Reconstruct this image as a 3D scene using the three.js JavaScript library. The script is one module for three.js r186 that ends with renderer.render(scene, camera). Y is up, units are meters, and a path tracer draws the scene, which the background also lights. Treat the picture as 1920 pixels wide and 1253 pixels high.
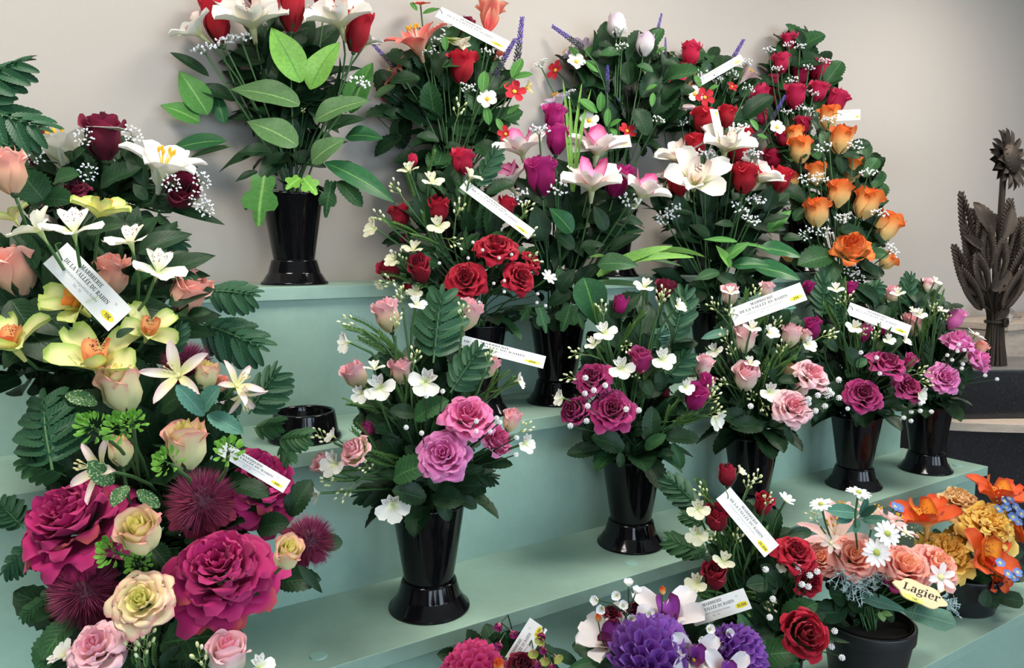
import * as THREE from 'three';
import { mergeGeometries } from 'three/addons/utils/BufferGeometryUtils.js';
import { RoundedBoxGeometry } from 'three/addons/geometries/RoundedBoxGeometry.js';
import { RectAreaLightUniformsLib } from 'three/addons/lights/RectAreaLightUniformsLib.js';

// ------------------------------------------------------------------ camera, sky, light, exposure
const EYE = 1.5;                                   // eye height above the shop floor
const FOCAL = 1470, W0 = 1920, H0 = 1253;
const scene = new THREE.Scene();
const camera = new THREE.PerspectiveCamera(2 * Math.atan(H0 / 2 / FOCAL) * 180 / Math.PI, W0 / H0, 0.05, 60);
const RIGHT = new THREE.Vector3(0.8323062, 0, 0.5543161);
const UPV = new THREE.Vector3(0.0594237, 0.9942373, -0.0892247);
const FWD = new THREE.Vector3(0.5511217, -0.1072018, -0.8275099);
camera.position.set(0, EYE, 0);
camera.up.set(0, 1, 0);
camera.lookAt(FWD.x, EYE + FWD.y, FWD.z);
scene.background = new THREE.Color(0.62, 0.78, 1.0);   // overcast daylight outside the shop front
scene.backgroundIntensity = 3.2;
const renderer = new THREE.WebGLRenderer({ antialias: true });
renderer.toneMapping = THREE.LinearToneMapping;
renderer.toneMappingExposure = 1.2;
renderer.shadowMap.enabled = true;
RectAreaLightUniformsLib.init();
const WINDOWS = [[-1.75, -0.55], [-0.2, 1.0], [1.35, 2.55], [2.9, 4.1]];   // x ranges of the shop windows behind the viewer
const WIN_Y = [0.75, 2.45], FRONT_Z = 3.2;
for (const [a, b] of WINDOWS) {
  const l = new THREE.RectAreaLight(new THREE.Color(0.72, 0.87, 1.0), 4.1, b - a - 0.1, WIN_Y[1] - WIN_Y[0] - 0.1);
  l.position.set((a + b) / 2, (WIN_Y[0] + WIN_Y[1]) / 2, FRONT_Z - 0.03); l.castShadow = true;
  l.lookAt((a + b) / 2, (WIN_Y[0] + WIN_Y[1]) / 2, -5); scene.add(l);
}
const PANELS = [[-0.3, -0.8], [1.35, -0.8], [3.0, -0.8]];           // ceiling light panels (x, z)
const CEIL_Y = 2.75;
for (const [x, z] of PANELS) {
  const l = new THREE.RectAreaLight(new THREE.Color(1.0, 0.94, 0.87), 22, 0.56, 0.56);
  l.position.set(x, CEIL_Y - 0.03, z); l.castShadow = true; l.lookAt(x, 0, z); scene.add(l);
}

// ------------------------------------------------------------------ helpers
let seedN = 7;
const rnd = () => { seedN = (seedN * 1664525 + 1013904223) >>> 0; return seedN / 4294967296; };
const rr = (a, b) => a + (b - a) * rnd();
const V = (x, y, z) => new THREE.Vector3(x, y, z);
const lerp = (a, b, t) => a + (b - a) * t, clamp = (x, a = 0, b = 1) => Math.min(b, Math.max(a, x));
const smooth = (a, b, x) => { const t = clamp((x - a) / (b - a)); return t * t * (3 - 2 * t); };
const C = (h) => new THREE.Color(h);
const mixc = (a, b, t) => a.clone().lerp(b, t);
const DEG = Math.PI / 180;
// survey of the place: a sight line through a photograph pixel, at a measured distance -> a point in metres
const at = (px, py, d) => V(0, EYE, 0).addScaledVector(RIGHT, (px - 960) / FOCAL * d).addScaledVector(UPV, -(py - 626.5) / FOCAL * d).addScaledVector(FWD, d);
// a point at height y and wall distance z on the sight line column px
function standAt(px, z, y) {
  const k = (px - 960) / FOCAL, h = y - EYE;
  const x = -((UPVx(0) - k * UPVx(2)) * h + (ZV(0) - k * ZV(2)) * z) / (RIGHT.x - k * FWD.x);
  return V(x, y, z);
}
const UPVx = (i) => [RIGHT.y, UPV.y, FWD.y][i], ZV = (i) => [RIGHT.z, UPV.z, FWD.z][i];
const depthOf = (p) => p.clone().sub(V(0, EYE, 0)).dot(FWD);
const used = {};
function numbered(n) { used[n] = (used[n] ?? -1) + 1; return used[n] ? n + '_' + String(used[n]).padStart(3, '0') : n; }
function shade(o) { o.traverse((m) => { if (m.isMesh) { m.castShadow = true; m.receiveShadow = true; } }); return o; }
function mesh(name, geo, mat, parent) { const m = new THREE.Mesh(geo, mat); m.name = name; if (parent) parent.add(m); return m; }
function thing(name, label, category, pos, group) {
  const g = new THREE.Group(); g.name = numbered(name); if (pos) g.position.copy(pos);
  g.userData = { label, category }; if (group) g.userData.group = group; scene.add(g); return g;
}
function structure(name, geo, mat) { const m = mesh(name, geo, mat, scene); m.userData.kind = 'structure'; return m; }
const metric = (g) => { const p = g.attributes.position, n = g.attributes.normal, u = g.attributes.uv; for (let i = 0; i < p.count; i++) { const a = Math.abs(n.getX(i)), b = Math.abs(n.getY(i)), c = Math.abs(n.getZ(i)); if (b > a && b > c) u.setXY(i, p.getX(i), p.getZ(i)); else if (a > c) u.setXY(i, p.getZ(i), p.getY(i)); else u.setXY(i, p.getX(i), p.getY(i)); } return g; };
const box = (x0, x1, y0, y1, z0, z1) => metric(new THREE.BoxGeometry(x1 - x0, y1 - y0, z1 - z0).translate((x0 + x1) / 2, (y0 + y1) / 2, (z0 + z1) / 2));
const rbox = (x0, x1, y0, y1, z0, z1, r = 0.002) => metric(new RoundedBoxGeometry(x1 - x0, y1 - y0, z1 - z0, 2, r).translate((x0 + x1) / 2, (y0 + y1) / 2, (z0 + z1) / 2));

// textures
function dataTex(w, h, fn, srgb, rx = 1, ry = 1) {
  const d = new Uint8Array(w * h * 4);
  for (let y = 0; y < h; y++) for (let x = 0; x < w; x++) { const c = fn(x / w, y / h); const i = (y * w + x) * 4; d[i] = c[0]; d[i + 1] = c[1]; d[i + 2] = c[2]; d[i + 3] = 255; }
  const t = new THREE.DataTexture(d, w, h); t.magFilter = THREE.LinearFilter; t.minFilter = THREE.LinearMipmapLinearFilter; t.generateMipmaps = true;
  t.wrapS = t.wrapT = THREE.RepeatWrapping; t.repeat.set(rx, ry); if (srgb) t.colorSpace = THREE.SRGBColorSpace; t.needsUpdate = true; return t;
}
function noiseField(n, seed) { let s = seed; const r = () => { s = (s * 1664525 + 1013904223) >>> 0; return s / 4294967296; }; const g = Array.from({ length: n * n }, r);
  return (u, v) => { const x = ((u % 1) + 1) % 1 * n, y = ((v % 1) + 1) % 1 * n, i = Math.floor(x), j = Math.floor(y), a = x - i, b = y - j, s2 = (t) => t * t * (3 - 2 * t);
    const q = (p, o) => g[((o + n) % n) * n + ((p + n) % n)]; return lerp(lerp(q(i, j), q(i + 1, j), s2(a)), lerp(q(i, j + 1), q(i + 1, j + 1), s2(a)), s2(b)); }; }
const n8 = noiseField(8, 11), n32 = noiseField(32, 23), n64 = noiseField(64, 31), n16 = noiseField(16, 5);
const plasterBump = dataTex(256, 256, (u, v) => { const k = 255 * (0.4 * n64(u, v) + 0.3 * n32(u, v) + 0.3 * n64(u * 2, v * 2)); return [k, k, k]; }, false, 3, 3);
const fineBump = dataTex(128, 128, (u, v) => { const k = 255 * (0.6 * n64(u * 2, v * 2) + 0.4 * n64(u, v)); return [k, k, k]; }, false, 6, 6);
const wearMap = dataTex(256, 256, (u, v) => { const k = 240 + 5 * (n8(u, v) - 0.5) + 6 * (n32(u, v) - 0.5) + 7 * (n64(u * 2, v * 2) - 0.5); return [k, k, k]; }, true, 1, 1);
const weave = dataTex(128, 128, (u, v) => { const k = 128 + 50 * Math.sin(u * 2 * Math.PI * 32) + 50 * Math.sin(v * 2 * Math.PI * 32); return [k, k, k]; }, false, 1, 1);

const std = (o) => new THREE.MeshStandardMaterial(o), phys = (o) => new THREE.MeshPhysicalMaterial(o);
const M = {
  wall: std({ color: C('#b2aaa1'), roughness: 0.92, bumpMap: plasterBump, bumpScale: 0.00018 }),
  wallShop: std({ color: C('#8d857b'), roughness: 0.9 }),
  ceiling: std({ color: C('#e6e3dd'), roughness: 0.95 }),
  floor: std({ color: C('#6e675f'), roughness: 0.5, map: wearMap }),
  mint: std({ color: C('#99b9a8'), roughness: 0.45, map: wearMap, bumpMap: fineBump, bumpScale: 0.00012 }),
  cap: std({ color: C('#8fb5a9'), roughness: 0.5 }),
  frame: std({ color: C('#3d4043'), roughness: 0.5 }),
  glass: phys({ color: 0xffffff, transmission: 1, roughness: 0, thickness: 0, ior: 1.45 }),
  lampFrame: std({ color: C('#dddddd'), roughness: 0.5 }),
  diffuser: std({ color: 0xffffff, emissive: C('#fff1dd'), emissiveIntensity: 2.0, roughness: 0.6 }),
  black: phys({ color: new THREE.Color(0.004, 0.004, 0.005), roughness: 0.1, specularIntensity: 0.6 }),
  pot: std({ color: new THREE.Color(0.012, 0.014, 0.015), roughness: 0.45 }),
  foil: std({ color: new THREE.Color(0.010, 0.012, 0.014), roughness: 0.3 }),
  petal: phys({ vertexColors: true, roughness: 0.8, transmission: 0.3, thickness: 0, specularIntensity: 0.5 }),
  waxy: phys({ vertexColors: true, roughness: 0.7, transmission: 0.22, thickness: 0, specularIntensity: 0.6 }),
  plain: std({ vertexColors: true, roughness: 0.6 }),
  stem: std({ color: C('#3f6638'), roughness: 0.55 }),
  darkStem: std({ color: C('#2a4a2c'), roughness: 0.55 }),
  card: std({ color: C('#f7f6f2'), roughness: 0.55 }),
  bronze: std({ color: C('#40372f'), roughness: 0.4, metalness: 0.6, bumpMap: fineBump, bumpScale: 0.0006 }),
  granite: std({ roughness: 0.16, map: dataTex(256, 256, (u, v) => { const k = 20 + 16 * n64(u * 3, v * 3) + (n64(u * 7.3, v * 6.1) > 0.86 ? 16 : 0); return [k, k, k + 2]; }, true, 2, 2) }),
  graniteSawn: std({ roughness: 0.7, map: dataTex(256, 256, (u, v) => { const k = 84 + 22 * n64(u * 3, v * 3) + 12 * n16(u, v); return [k, k - 3, k - 6]; }, true, 2, 2) }),
  sandstone: std({ roughness: 0.8, map: dataTex(256, 256, (u, v) => { const k = 0.5 * n16(u * 0.5, v * 3) + 0.3 * n32(u, v * 4) + 0.2 * n64(u * 2, v * 2); return [158 + 40 * k, 143 + 38 * k, 128 + 36 * k]; }, true, 1.5, 1.5) }),
  crystal: phys({ color: 0xffffff, transmission: 1, roughness: 0.02, thickness: 0.03, ior: 1.5 }),
};
// leaf materials: vein print over a base green
function leafMat(base, vein, kind, rough = 0.5) {
  const b = C(base), v = C(vein), out = (c) => [c.r, c.g, c.b].map((x) => 255 * (x <= 0.0031308 ? 12.92 * x : 1.055 * Math.pow(x, 1 / 2.4) - 0.055));
  const ht = (u, t) => { const x = Math.abs(u - 0.5) * 2; const mid = Math.exp(-Math.pow(x / 0.045, 2));
    if (kind === 'lines') return Math.max(mid * 0.8, 0.35 * Math.pow(0.5 + 0.5 * Math.cos(x * 40), 6));
    if (kind === 'plain') return mid;
    const s = t * 9 - x * 2.6, k = Math.pow(Math.abs(Math.cos(s * Math.PI / 1)), 26) * (1 - 0.75 * x); return Math.max(mid, 0.62 * k); };
  const map = dataTex(96, 192, (u, t) => { let c = mixc(b, v, 0.85 * ht(u, t)); c.multiplyScalar(0.86 + 0.3 * n32(u * 0.5, t)); if (kind === 'spot' && n32(u * 0.45, t * 0.7) > 0.72) c = mixc(c, C('#c2cc98'), 0.65); return out(c); }, true);
  const bump = dataTex(96, 192, (u, t) => { const k = 110 + 120 * ht(u, t) * (kind === 'rib' ? 1 : 0.6) + 20 * n64(u, t * 2); return [k, k, k]; }, false);
  return phys({ map, bumpMap: bump, bumpScale: 0.0012, roughness: rough, specularIntensity: 0.45 });
}
const LM = {
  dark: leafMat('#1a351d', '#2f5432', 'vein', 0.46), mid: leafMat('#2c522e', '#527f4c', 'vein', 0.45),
  bright: leafMat('#6ea046', '#3f7a38', 'plain', 0.5), leafy: leafMat('#477c38', '#8ab660', 'plain', 0.5), olive: leafMat('#4d6f42', '#86a566', 'plain', 0.5),
  glossy: leafMat('#285a34', '#6fa04c', 'plain', 0.38), fern: leafMat('#234a30', '#4a7a56', 'rib', 0.36), blue: leafMat('#4c7a68', '#7ba592', 'plain', 0.5),
  grass: leafMat('#6f9c45', '#4f7f38', 'lines', 0.5), box: leafMat('#6aa23c', '#94c860', 'plain', 0.42), spot: leafMat('#335c34', '#7fa060', 'spot', 0.45), filler: leafMat('#5e8544', '#7d9f58', 'plain', 0.55),
};

// ------------------------------------------------------------------ petal and leaf geometry
function gridGeo(nu, nt, fn, col) {
  const p = [], c = [], uv = [], ix = [];
  for (let j = 0; j <= nt; j++) for (let i = 0; i <= nu; i++) { const u = i / nu * 2 - 1, t = j / nt, q = fn(u, t); p.push(q[0], q[1], q[2]); uv.push((u + 1) / 2, t); if (col) { const k = col(u, t); c.push(k.r, k.g, k.b); } }
  for (let j = 0; j < nt; j++) for (let i = 0; i < nu; i++) { const a = j * (nu + 1) + i, b = a + 1, d = a + nu + 1, e = d + 1; ix.push(a, b, e, a, e, d); }
  const g = new THREE.BufferGeometry(); g.setAttribute('position', new THREE.Float32BufferAttribute(p, 3)); g.setAttribute('uv', new THREE.Float32BufferAttribute(uv, 2));
  if (col) g.setAttribute('color', new THREE.Float32BufferAttribute(c, 3)); g.setIndex(ix); g.computeVertexNormals(); return g;
}
const wf = (t, a, b, e = 0.02) => { const m = Math.pow(a / (a + b), a) * Math.pow(b / (a + b), b); return Math.pow(clamp(t + e), a) * Math.pow(clamp(1 - t + e * 0.3), b) / m; };
// a petal lying outward along +z from the axis: elev is its first slope (rad), bend how far it turns over its length
function petal(o) {
  const { L = 0.5, Wd = 0.3, elev = 0.5, bend = 0, cup = 0.15, a = 0.6, b = 0.35, wave = 0, r0 = 0.02, y0 = 0, phi = 0, nu = 4, nt = 6, fold = 0, twist = 0, seed = rnd() * 9 } = o;
  const c0 = C(o.c0), c1 = C(o.c1 ?? o.c0), ce = C(o.ce ?? o.c1 ?? o.c0), sn = Math.sin(phi), cs = Math.cos(phi), pts = []; let z = r0, y = y0;
  for (let j = 0; j <= nt; j++) { const th = elev + bend * (j / nt); pts.push([z, y, th]); z += Math.cos(th) * L / nt; y += Math.sin(th) * L / nt; }
  return gridGeo(nu, nt, (u, t) => { const [pz, py, th] = pts[Math.round(t * nt)], w = Wd / 2 * wf(t, a, b), n = cup * Wd * u * u * Math.min(1, w * 4 / Wd) + fold * Math.abs(u) * w + wave * L * Math.sin(seed + t * 9 + u * 3) * Math.abs(u) * t + wave * 0.6 * L * Math.sin(seed * 3 + u * 7) * t * t;
    const x = u * w + twist * t * t, zz = pz - Math.sin(th) * n, yy = py + Math.cos(th) * n; return [x * cs + zz * sn, yy, -x * sn + zz * cs]; },
  (u, t) => { let k = mixc(c0, c1, smooth(o.m0 ?? 0.1, o.m1 ?? 0.7, t)); const e = Math.max(smooth(0.8, 1, t), smooth(0.72, 1, Math.abs(u)) * smooth(0.15, 0.5, t)); k.lerp(ce, e * (o.em ?? 0.7)); return k; });
}
// a rose petal wrapped around the axis
function wrap(o) {
  const { R, H, y0 = 0, span, phi, lip = 0.1, drop = 0.05, peak = 0.6, close = 0.05, ruf = 0.012, nu = 6, nt = 6, base = 0.22, seed = rnd() * 9 } = o;
  return gridGeo(nu, nt, (u, t0) => {
    const t = 1 - Math.pow(1 - t0, 1.45), w = 1.06 * (0.35 + 0.65 * Math.sin(Math.min(1, t * 1.25) * Math.PI / 2)) * Math.sqrt(1 - (o.round ?? 0.9) * Math.pow(t, o.flatTop ? 10 : 5.5)), f = phi + u * span / 2 * w;
    let r = t < peak ? R * (base + (1 - base) * Math.sin(t / peak * Math.PI / 2)) : R * (1 - close * (t - peak) / (1 - peak));
    const s = smooth(0.66, 1, t); r += R * lip * s * (0.7 + 0.5 * u * u) + R * 0.09 * u + ruf * Math.sin(seed + u * 5) * t; const ty = 1 - 0.1 * Math.pow(Math.abs(u), 2.4) + 0.03 * Math.cos(u * 4 + seed) + (o.point ?? 0) * (1 - Math.min(1, Math.abs(u) * 3)) * smooth(.8, 1, t);
    const y = y0 + H * t * ty - drop * s * s * (0.6 + u * u) + ruf * Math.cos(seed * 2 + u * 6) * t; return [Math.sin(f) * r, y, Math.cos(f) * r]; },
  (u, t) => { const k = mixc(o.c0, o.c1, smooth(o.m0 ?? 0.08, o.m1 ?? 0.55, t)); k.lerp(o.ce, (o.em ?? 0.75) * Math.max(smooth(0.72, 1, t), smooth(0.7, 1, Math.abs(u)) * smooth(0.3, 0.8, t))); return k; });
}
const flat = (g, c) => { const n = g.attributes.position.count, a = new Float32Array(n * 3), k = C(c); for (let i = 0; i < n; i++) { a[i * 3] = k.r; a[i * 3 + 1] = k.g; a[i * 3 + 2] = k.b; } g.setAttribute('color', new THREE.BufferAttribute(a, 3)); return g; };
const join = (list) => mergeGeometries(list.map((g) => g.index ? g.toNonIndexed() : g).map((g) => { for (const k of Object.keys(g.attributes)) if (!['position', 'normal', 'uv', 'color'].includes(k)) g.deleteAttribute(k); return g; }));
const tube = (pts, r, seg = 8, rad = 5) => new THREE.TubeGeometry(pts.length === 4 && pts.bez ? new THREE.CubicBezierCurve3(...pts) : new THREE.CatmullRomCurve3(pts), seg, r, rad);
const taper = (pts, r0, r1, seg = 8, rad = 5) => { const g = tube(pts, 1, seg, rad), p = g.attributes.position, q = new THREE.CatmullRomCurve3(pts), n = rad + 1;
  for (let j = 0; j <= seg; j++) { const c = q.getPointAt(j / seg), r = lerp(r0, r1, j / seg); for (let i = 0; i < n; i++) { const k = j * n + i; p.setXYZ(k, c.x + (p.getX(k) - c.x) * r, c.y + (p.getY(k) - c.y) * r, c.z + (p.getZ(k) - c.z) * r); } } g.computeVertexNormals(); return g; };
const blob = (x, y, z, r, sy = 1, d = 1) => new THREE.IcosahedronGeometry(r, d).scale(1, sy, 1).translate(x, y, z);

// ------------------------------------------------------------------ flower heads: axis +y, stem end at the origin, about one unit wide; userData.c is the middle of the head
const protos = {};
function proto(key, make) { if (!protos[key]) protos[key] = make(); return protos[key]; }
function calyx(g, s = 1, col = '#3f6a35', n = 5, len = 0.36, el = 0.9) {
  const list = [flat(new THREE.SphereGeometry(0.075 * s, 8, 6).scale(1, 1.1, 1).translate(0, -0.02, 0), col)];
  for (let i = 0; i < n; i++) list.push(petal({ L: len * s, Wd: 0.16 * s, elev: el, bend: 0.15, cup: 0.1, a: 0.5, b: 0.9, r0: 0.05 * s, phi: i / n * 6.283 + 0.3, nu: 2, nt: 4, c0: col, c1: col }));
  mesh('calyx', join(list), M.plain, g);
}
// palettes: c0 petal foot, c1 petal, ce petal edge, in centre petals
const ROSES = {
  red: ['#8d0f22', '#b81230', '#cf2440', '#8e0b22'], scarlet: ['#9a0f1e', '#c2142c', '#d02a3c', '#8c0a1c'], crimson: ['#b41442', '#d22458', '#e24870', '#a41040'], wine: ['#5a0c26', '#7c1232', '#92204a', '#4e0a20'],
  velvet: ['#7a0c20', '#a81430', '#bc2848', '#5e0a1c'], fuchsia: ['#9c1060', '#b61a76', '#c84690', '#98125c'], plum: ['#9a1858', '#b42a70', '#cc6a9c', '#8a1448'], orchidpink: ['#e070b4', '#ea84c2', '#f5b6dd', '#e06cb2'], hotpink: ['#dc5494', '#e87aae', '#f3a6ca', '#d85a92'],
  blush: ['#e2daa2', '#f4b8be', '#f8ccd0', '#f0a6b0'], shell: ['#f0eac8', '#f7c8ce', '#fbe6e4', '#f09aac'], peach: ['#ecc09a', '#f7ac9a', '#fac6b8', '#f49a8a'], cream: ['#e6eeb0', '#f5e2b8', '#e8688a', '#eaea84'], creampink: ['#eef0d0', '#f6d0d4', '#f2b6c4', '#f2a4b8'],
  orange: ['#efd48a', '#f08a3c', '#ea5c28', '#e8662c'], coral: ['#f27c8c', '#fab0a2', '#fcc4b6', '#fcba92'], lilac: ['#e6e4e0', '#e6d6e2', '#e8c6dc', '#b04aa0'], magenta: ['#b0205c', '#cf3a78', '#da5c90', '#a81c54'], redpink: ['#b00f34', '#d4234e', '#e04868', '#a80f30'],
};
function roseHead(form, pal, vr) {
  return proto('rose' + form + pal + vr, () => {
    const g = new THREE.Group(); g.name = 'rose'; const [a, b, e, n] = ROSES[pal].map(C), heart = [], tone = () => { const k = rr(0.9, 1.1); return (c) => c.clone().multiplyScalar(k); };
    const L = {
      open: [[3, .05, .45, .02, 4.0, .1, 1], [3, .11, .47, .02, 3.2, .12, 1], [3, .19, .45, .02, 2.5, .15, 0], [4, .28, .42, .0, 2.1, .2, 0], [5, .37, .34, .0, 1.75, .24, 0], [5, .45, .22, 0, 1.6, .2, 0]],
      cup: [[3, .06, 1.0, .12, 4.0, .1, 1], [3, .15, 1.02, .1, 3.1, .12, 1], [3, .25, 1.06, .06, 2.6, .16, 0], [3, .335, 1.1, .02, 2.4, .24, 0], [4, .385, 1.06, 0, 2.1, .38, 0]],
      tall: [[3, .06, 1.35, .12, 4.0, .08, 1], [3, .16, 1.42, .08, 3.1, .08, 1], [3, .28, 1.48, .04, 2.6, .12, 0], [3, .36, 1.5, .02, 2.4, .16, 0], [4, .41, 1.46, 0, 2.1, .24, 0]],
      bud: [[3, .06, .98, .1, 3.9, .06, 1], [3, .16, 1.0, .06, 3.0, .06, 1], [3, .28, 1.02, .03, 2.5, .07, 0], [4, .40, 1.02, 0, 2.0, .12, 0]],
      side: [[3, .06, .6, .1, 3.9, .06, 1], [3, .14, .62, .06, 3.0, .1, 1], [3, .23, .6, .03, 2.5, .14, 0], [4, .32, .55, 0, 2.0, .2, 0], [5, .42, .4, 0, 1.7, .24, 0]],
    }[form];
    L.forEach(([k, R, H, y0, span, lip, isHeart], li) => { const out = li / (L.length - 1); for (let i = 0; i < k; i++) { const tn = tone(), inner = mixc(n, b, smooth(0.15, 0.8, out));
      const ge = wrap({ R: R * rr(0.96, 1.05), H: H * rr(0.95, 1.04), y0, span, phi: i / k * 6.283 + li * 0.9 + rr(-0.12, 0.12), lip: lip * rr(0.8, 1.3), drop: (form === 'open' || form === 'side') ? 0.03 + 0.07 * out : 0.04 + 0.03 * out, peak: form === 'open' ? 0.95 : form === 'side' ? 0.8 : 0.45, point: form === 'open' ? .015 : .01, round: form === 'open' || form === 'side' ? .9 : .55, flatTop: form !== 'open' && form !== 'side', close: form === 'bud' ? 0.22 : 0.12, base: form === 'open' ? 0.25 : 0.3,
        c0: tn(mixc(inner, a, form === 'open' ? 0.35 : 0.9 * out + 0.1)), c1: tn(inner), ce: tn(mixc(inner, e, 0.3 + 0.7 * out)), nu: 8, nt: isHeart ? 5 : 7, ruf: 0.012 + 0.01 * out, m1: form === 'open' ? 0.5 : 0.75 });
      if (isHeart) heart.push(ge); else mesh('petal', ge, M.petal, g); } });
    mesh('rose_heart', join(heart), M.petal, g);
    calyx(g, form === 'open' ? 1 : 1.15, '#2c4a28', 5, form === 'open' ? 0.36 : 0.42, form === 'open' ? 0.4 : 0.85);
    g.userData.c = form === 'open' ? 0.25 : form === 'side' ? 0.3 : form === 'tall' ? .74 : form === 'cup' ? .54 : .5; return g;
  });
}
function peonyHead(pal, vr) {
  return proto('peony' + pal + vr, () => { const g = new THREE.Group(); g.name = pal === 'wine' ? 'peony' : 'carnation'; const cols = { wine: ['#a0145a', '#b81c68', '#cc4c80', '#c06a30'], yellow: ['#fac24c', '#fcd260', '#fde69c', '#fdeab4'], pale: ['#eeb060', '#f2c684', '#f6e2b8', '#f8ead0'] }[pal];
    const L = [[5, .07, .26, .2, 2.6], [6, .14, .31, .17, 2.3], [7, .21, .33, .13, 1.95], [7, .28, .30, .1, 1.75], [8, .34, .23, .07, 1.5], [8, .39, .14, .04, 1.4], [8, .43, .05, .02, 1.35]];
    L.forEach(([k, R, H, y0, span], li) => { const o = li / 6; for (let i = 0; i < k; i++) { const kk = pal === 'wine' ? rr(0.75, 1.2) : rr(0.95, 1.05), gold = rnd() < 0.2 && li > 3;
      mesh('petal', wrap({ R: R * rr(0.9, 1.1), H: H * rr(0.9, 1.12), y0, span: span * rr(0.9, 1.1), phi: i / k * 6.283 + li * 0.55 + rr(-0.15, 0.15), lip: 0.12 + 0.1 * o, drop: 0.01 + 0.08 * o, peak: 0.97, base: 0.3, ruf: pal === 'wine' ? 0.018 : 0.03, nu: 11, nt: 7, c0: C(cols[0]).multiplyScalar(kk), c1: C(cols[1]).multiplyScalar(kk), ce: gold ? C(cols[3]) : C(cols[2]).multiplyScalar(kk), em: gold ? 0.6 : 0.5 }), M.petal, g); } });
    calyx(g, 1, '#2f522c', 5, 0.4, 0.2); g.userData.c = 0.2; return g; });
}
function pomponHead() {
  return proto('pom', () => { const g = new THREE.Group(); g.name = 'thistle_bloom'; const q = [], N = 900;
    for (let i = 0; i < N; i++) { const y = 1 - 1.35 * (i + 0.5) / N, th = i * 2.399963, rad = Math.sqrt(Math.max(0, 1 - y * y)), d = V(Math.cos(th) * rad + rr(-.12, .12), y + rr(-.1, .1), Math.sin(th) * rad + rr(-.12, .12)).normalize(), len = rr(0.38, 0.48);
      const c = new THREE.ConeGeometry(0.017, len, 3, 1, true).translate(0, len / 2, 0).applyQuaternion(new THREE.Quaternion().setFromUnitVectors(V(0, 1, 0), d)); flat(c, '#000'); const k = mixc(C('#701a3a'), C('#a8446a'), rnd()), a = c.attributes.color; for (let v = 0; v < a.count; v++) a.setXYZ(v, k.r, k.g, k.b); q.push(c.translate(0, 0.36, 0)); }
    const m = mesh('florets', join(q), M.plain, g); m.userData.kind = 'stuff';
    for (let i = 0; i < 14; i++) mesh('petal', petal({ L: rr(0.3, 0.42), Wd: 0.2, elev: rr(-0.5, 0.3), bend: -0.5, cup: 0.1, wave: 0.08, r0: 0.06, y0: 0.18, phi: i / 14 * 6.283, c0: '#5c1230', c1: '#80203f' }), M.petal, g);
    mesh('core', flat(new THREE.SphereGeometry(0.25, 10, 8).translate(0, 0.36, 0), '#4a102a'), M.plain, g); g.userData.c = 0.38; return g; });
}
function ballHead(col, col2, name, n = 80, L = 0.2) {     // ball shaped chrysanthemum or ruffled carnation
  return proto('ball' + col + n, () => { const g = new THREE.Group(); g.name = name;
    for (let i = 0; i < n; i++) { const y = 1 - 1.25 * (i + 0.5) / n, th = i * 2.399963, rad = Math.sqrt(Math.max(0, 1 - y * y)), d = V(Math.cos(th) * rad, y, Math.sin(th) * rad), k = rr(0.85, 1.15);
      const p = petal({ L: L * rr(0.9, 1.15), Wd: L * 1.1, elev: 1.25, bend: -0.75 - 0.5 * rnd(), cup: 0.3, wave: n < 60 ? 0.14 : 0.05, a: 0.7, b: 0.25, r0: 0, phi: 0, nu: 4, nt: 4, c0: C(col).multiplyScalar(k), c1: C(col).multiplyScalar(k), ce: col2, em: 0.6 });
      p.applyQuaternion(new THREE.Quaternion().setFromUnitVectors(V(0, 1, 0), d)).translate(d.x * 0.32, 0.36 + d.y * 0.3, d.z * 0.32); mesh('petal', p, M.petal, g); }
    mesh('core', flat(new THREE.SphereGeometry(0.34, 12, 8).translate(0, 0.36, 0), C(col).multiplyScalar(0.8)), M.petal, g); calyx(g, 1); g.userData.c = 0.36; return g; });
}
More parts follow.
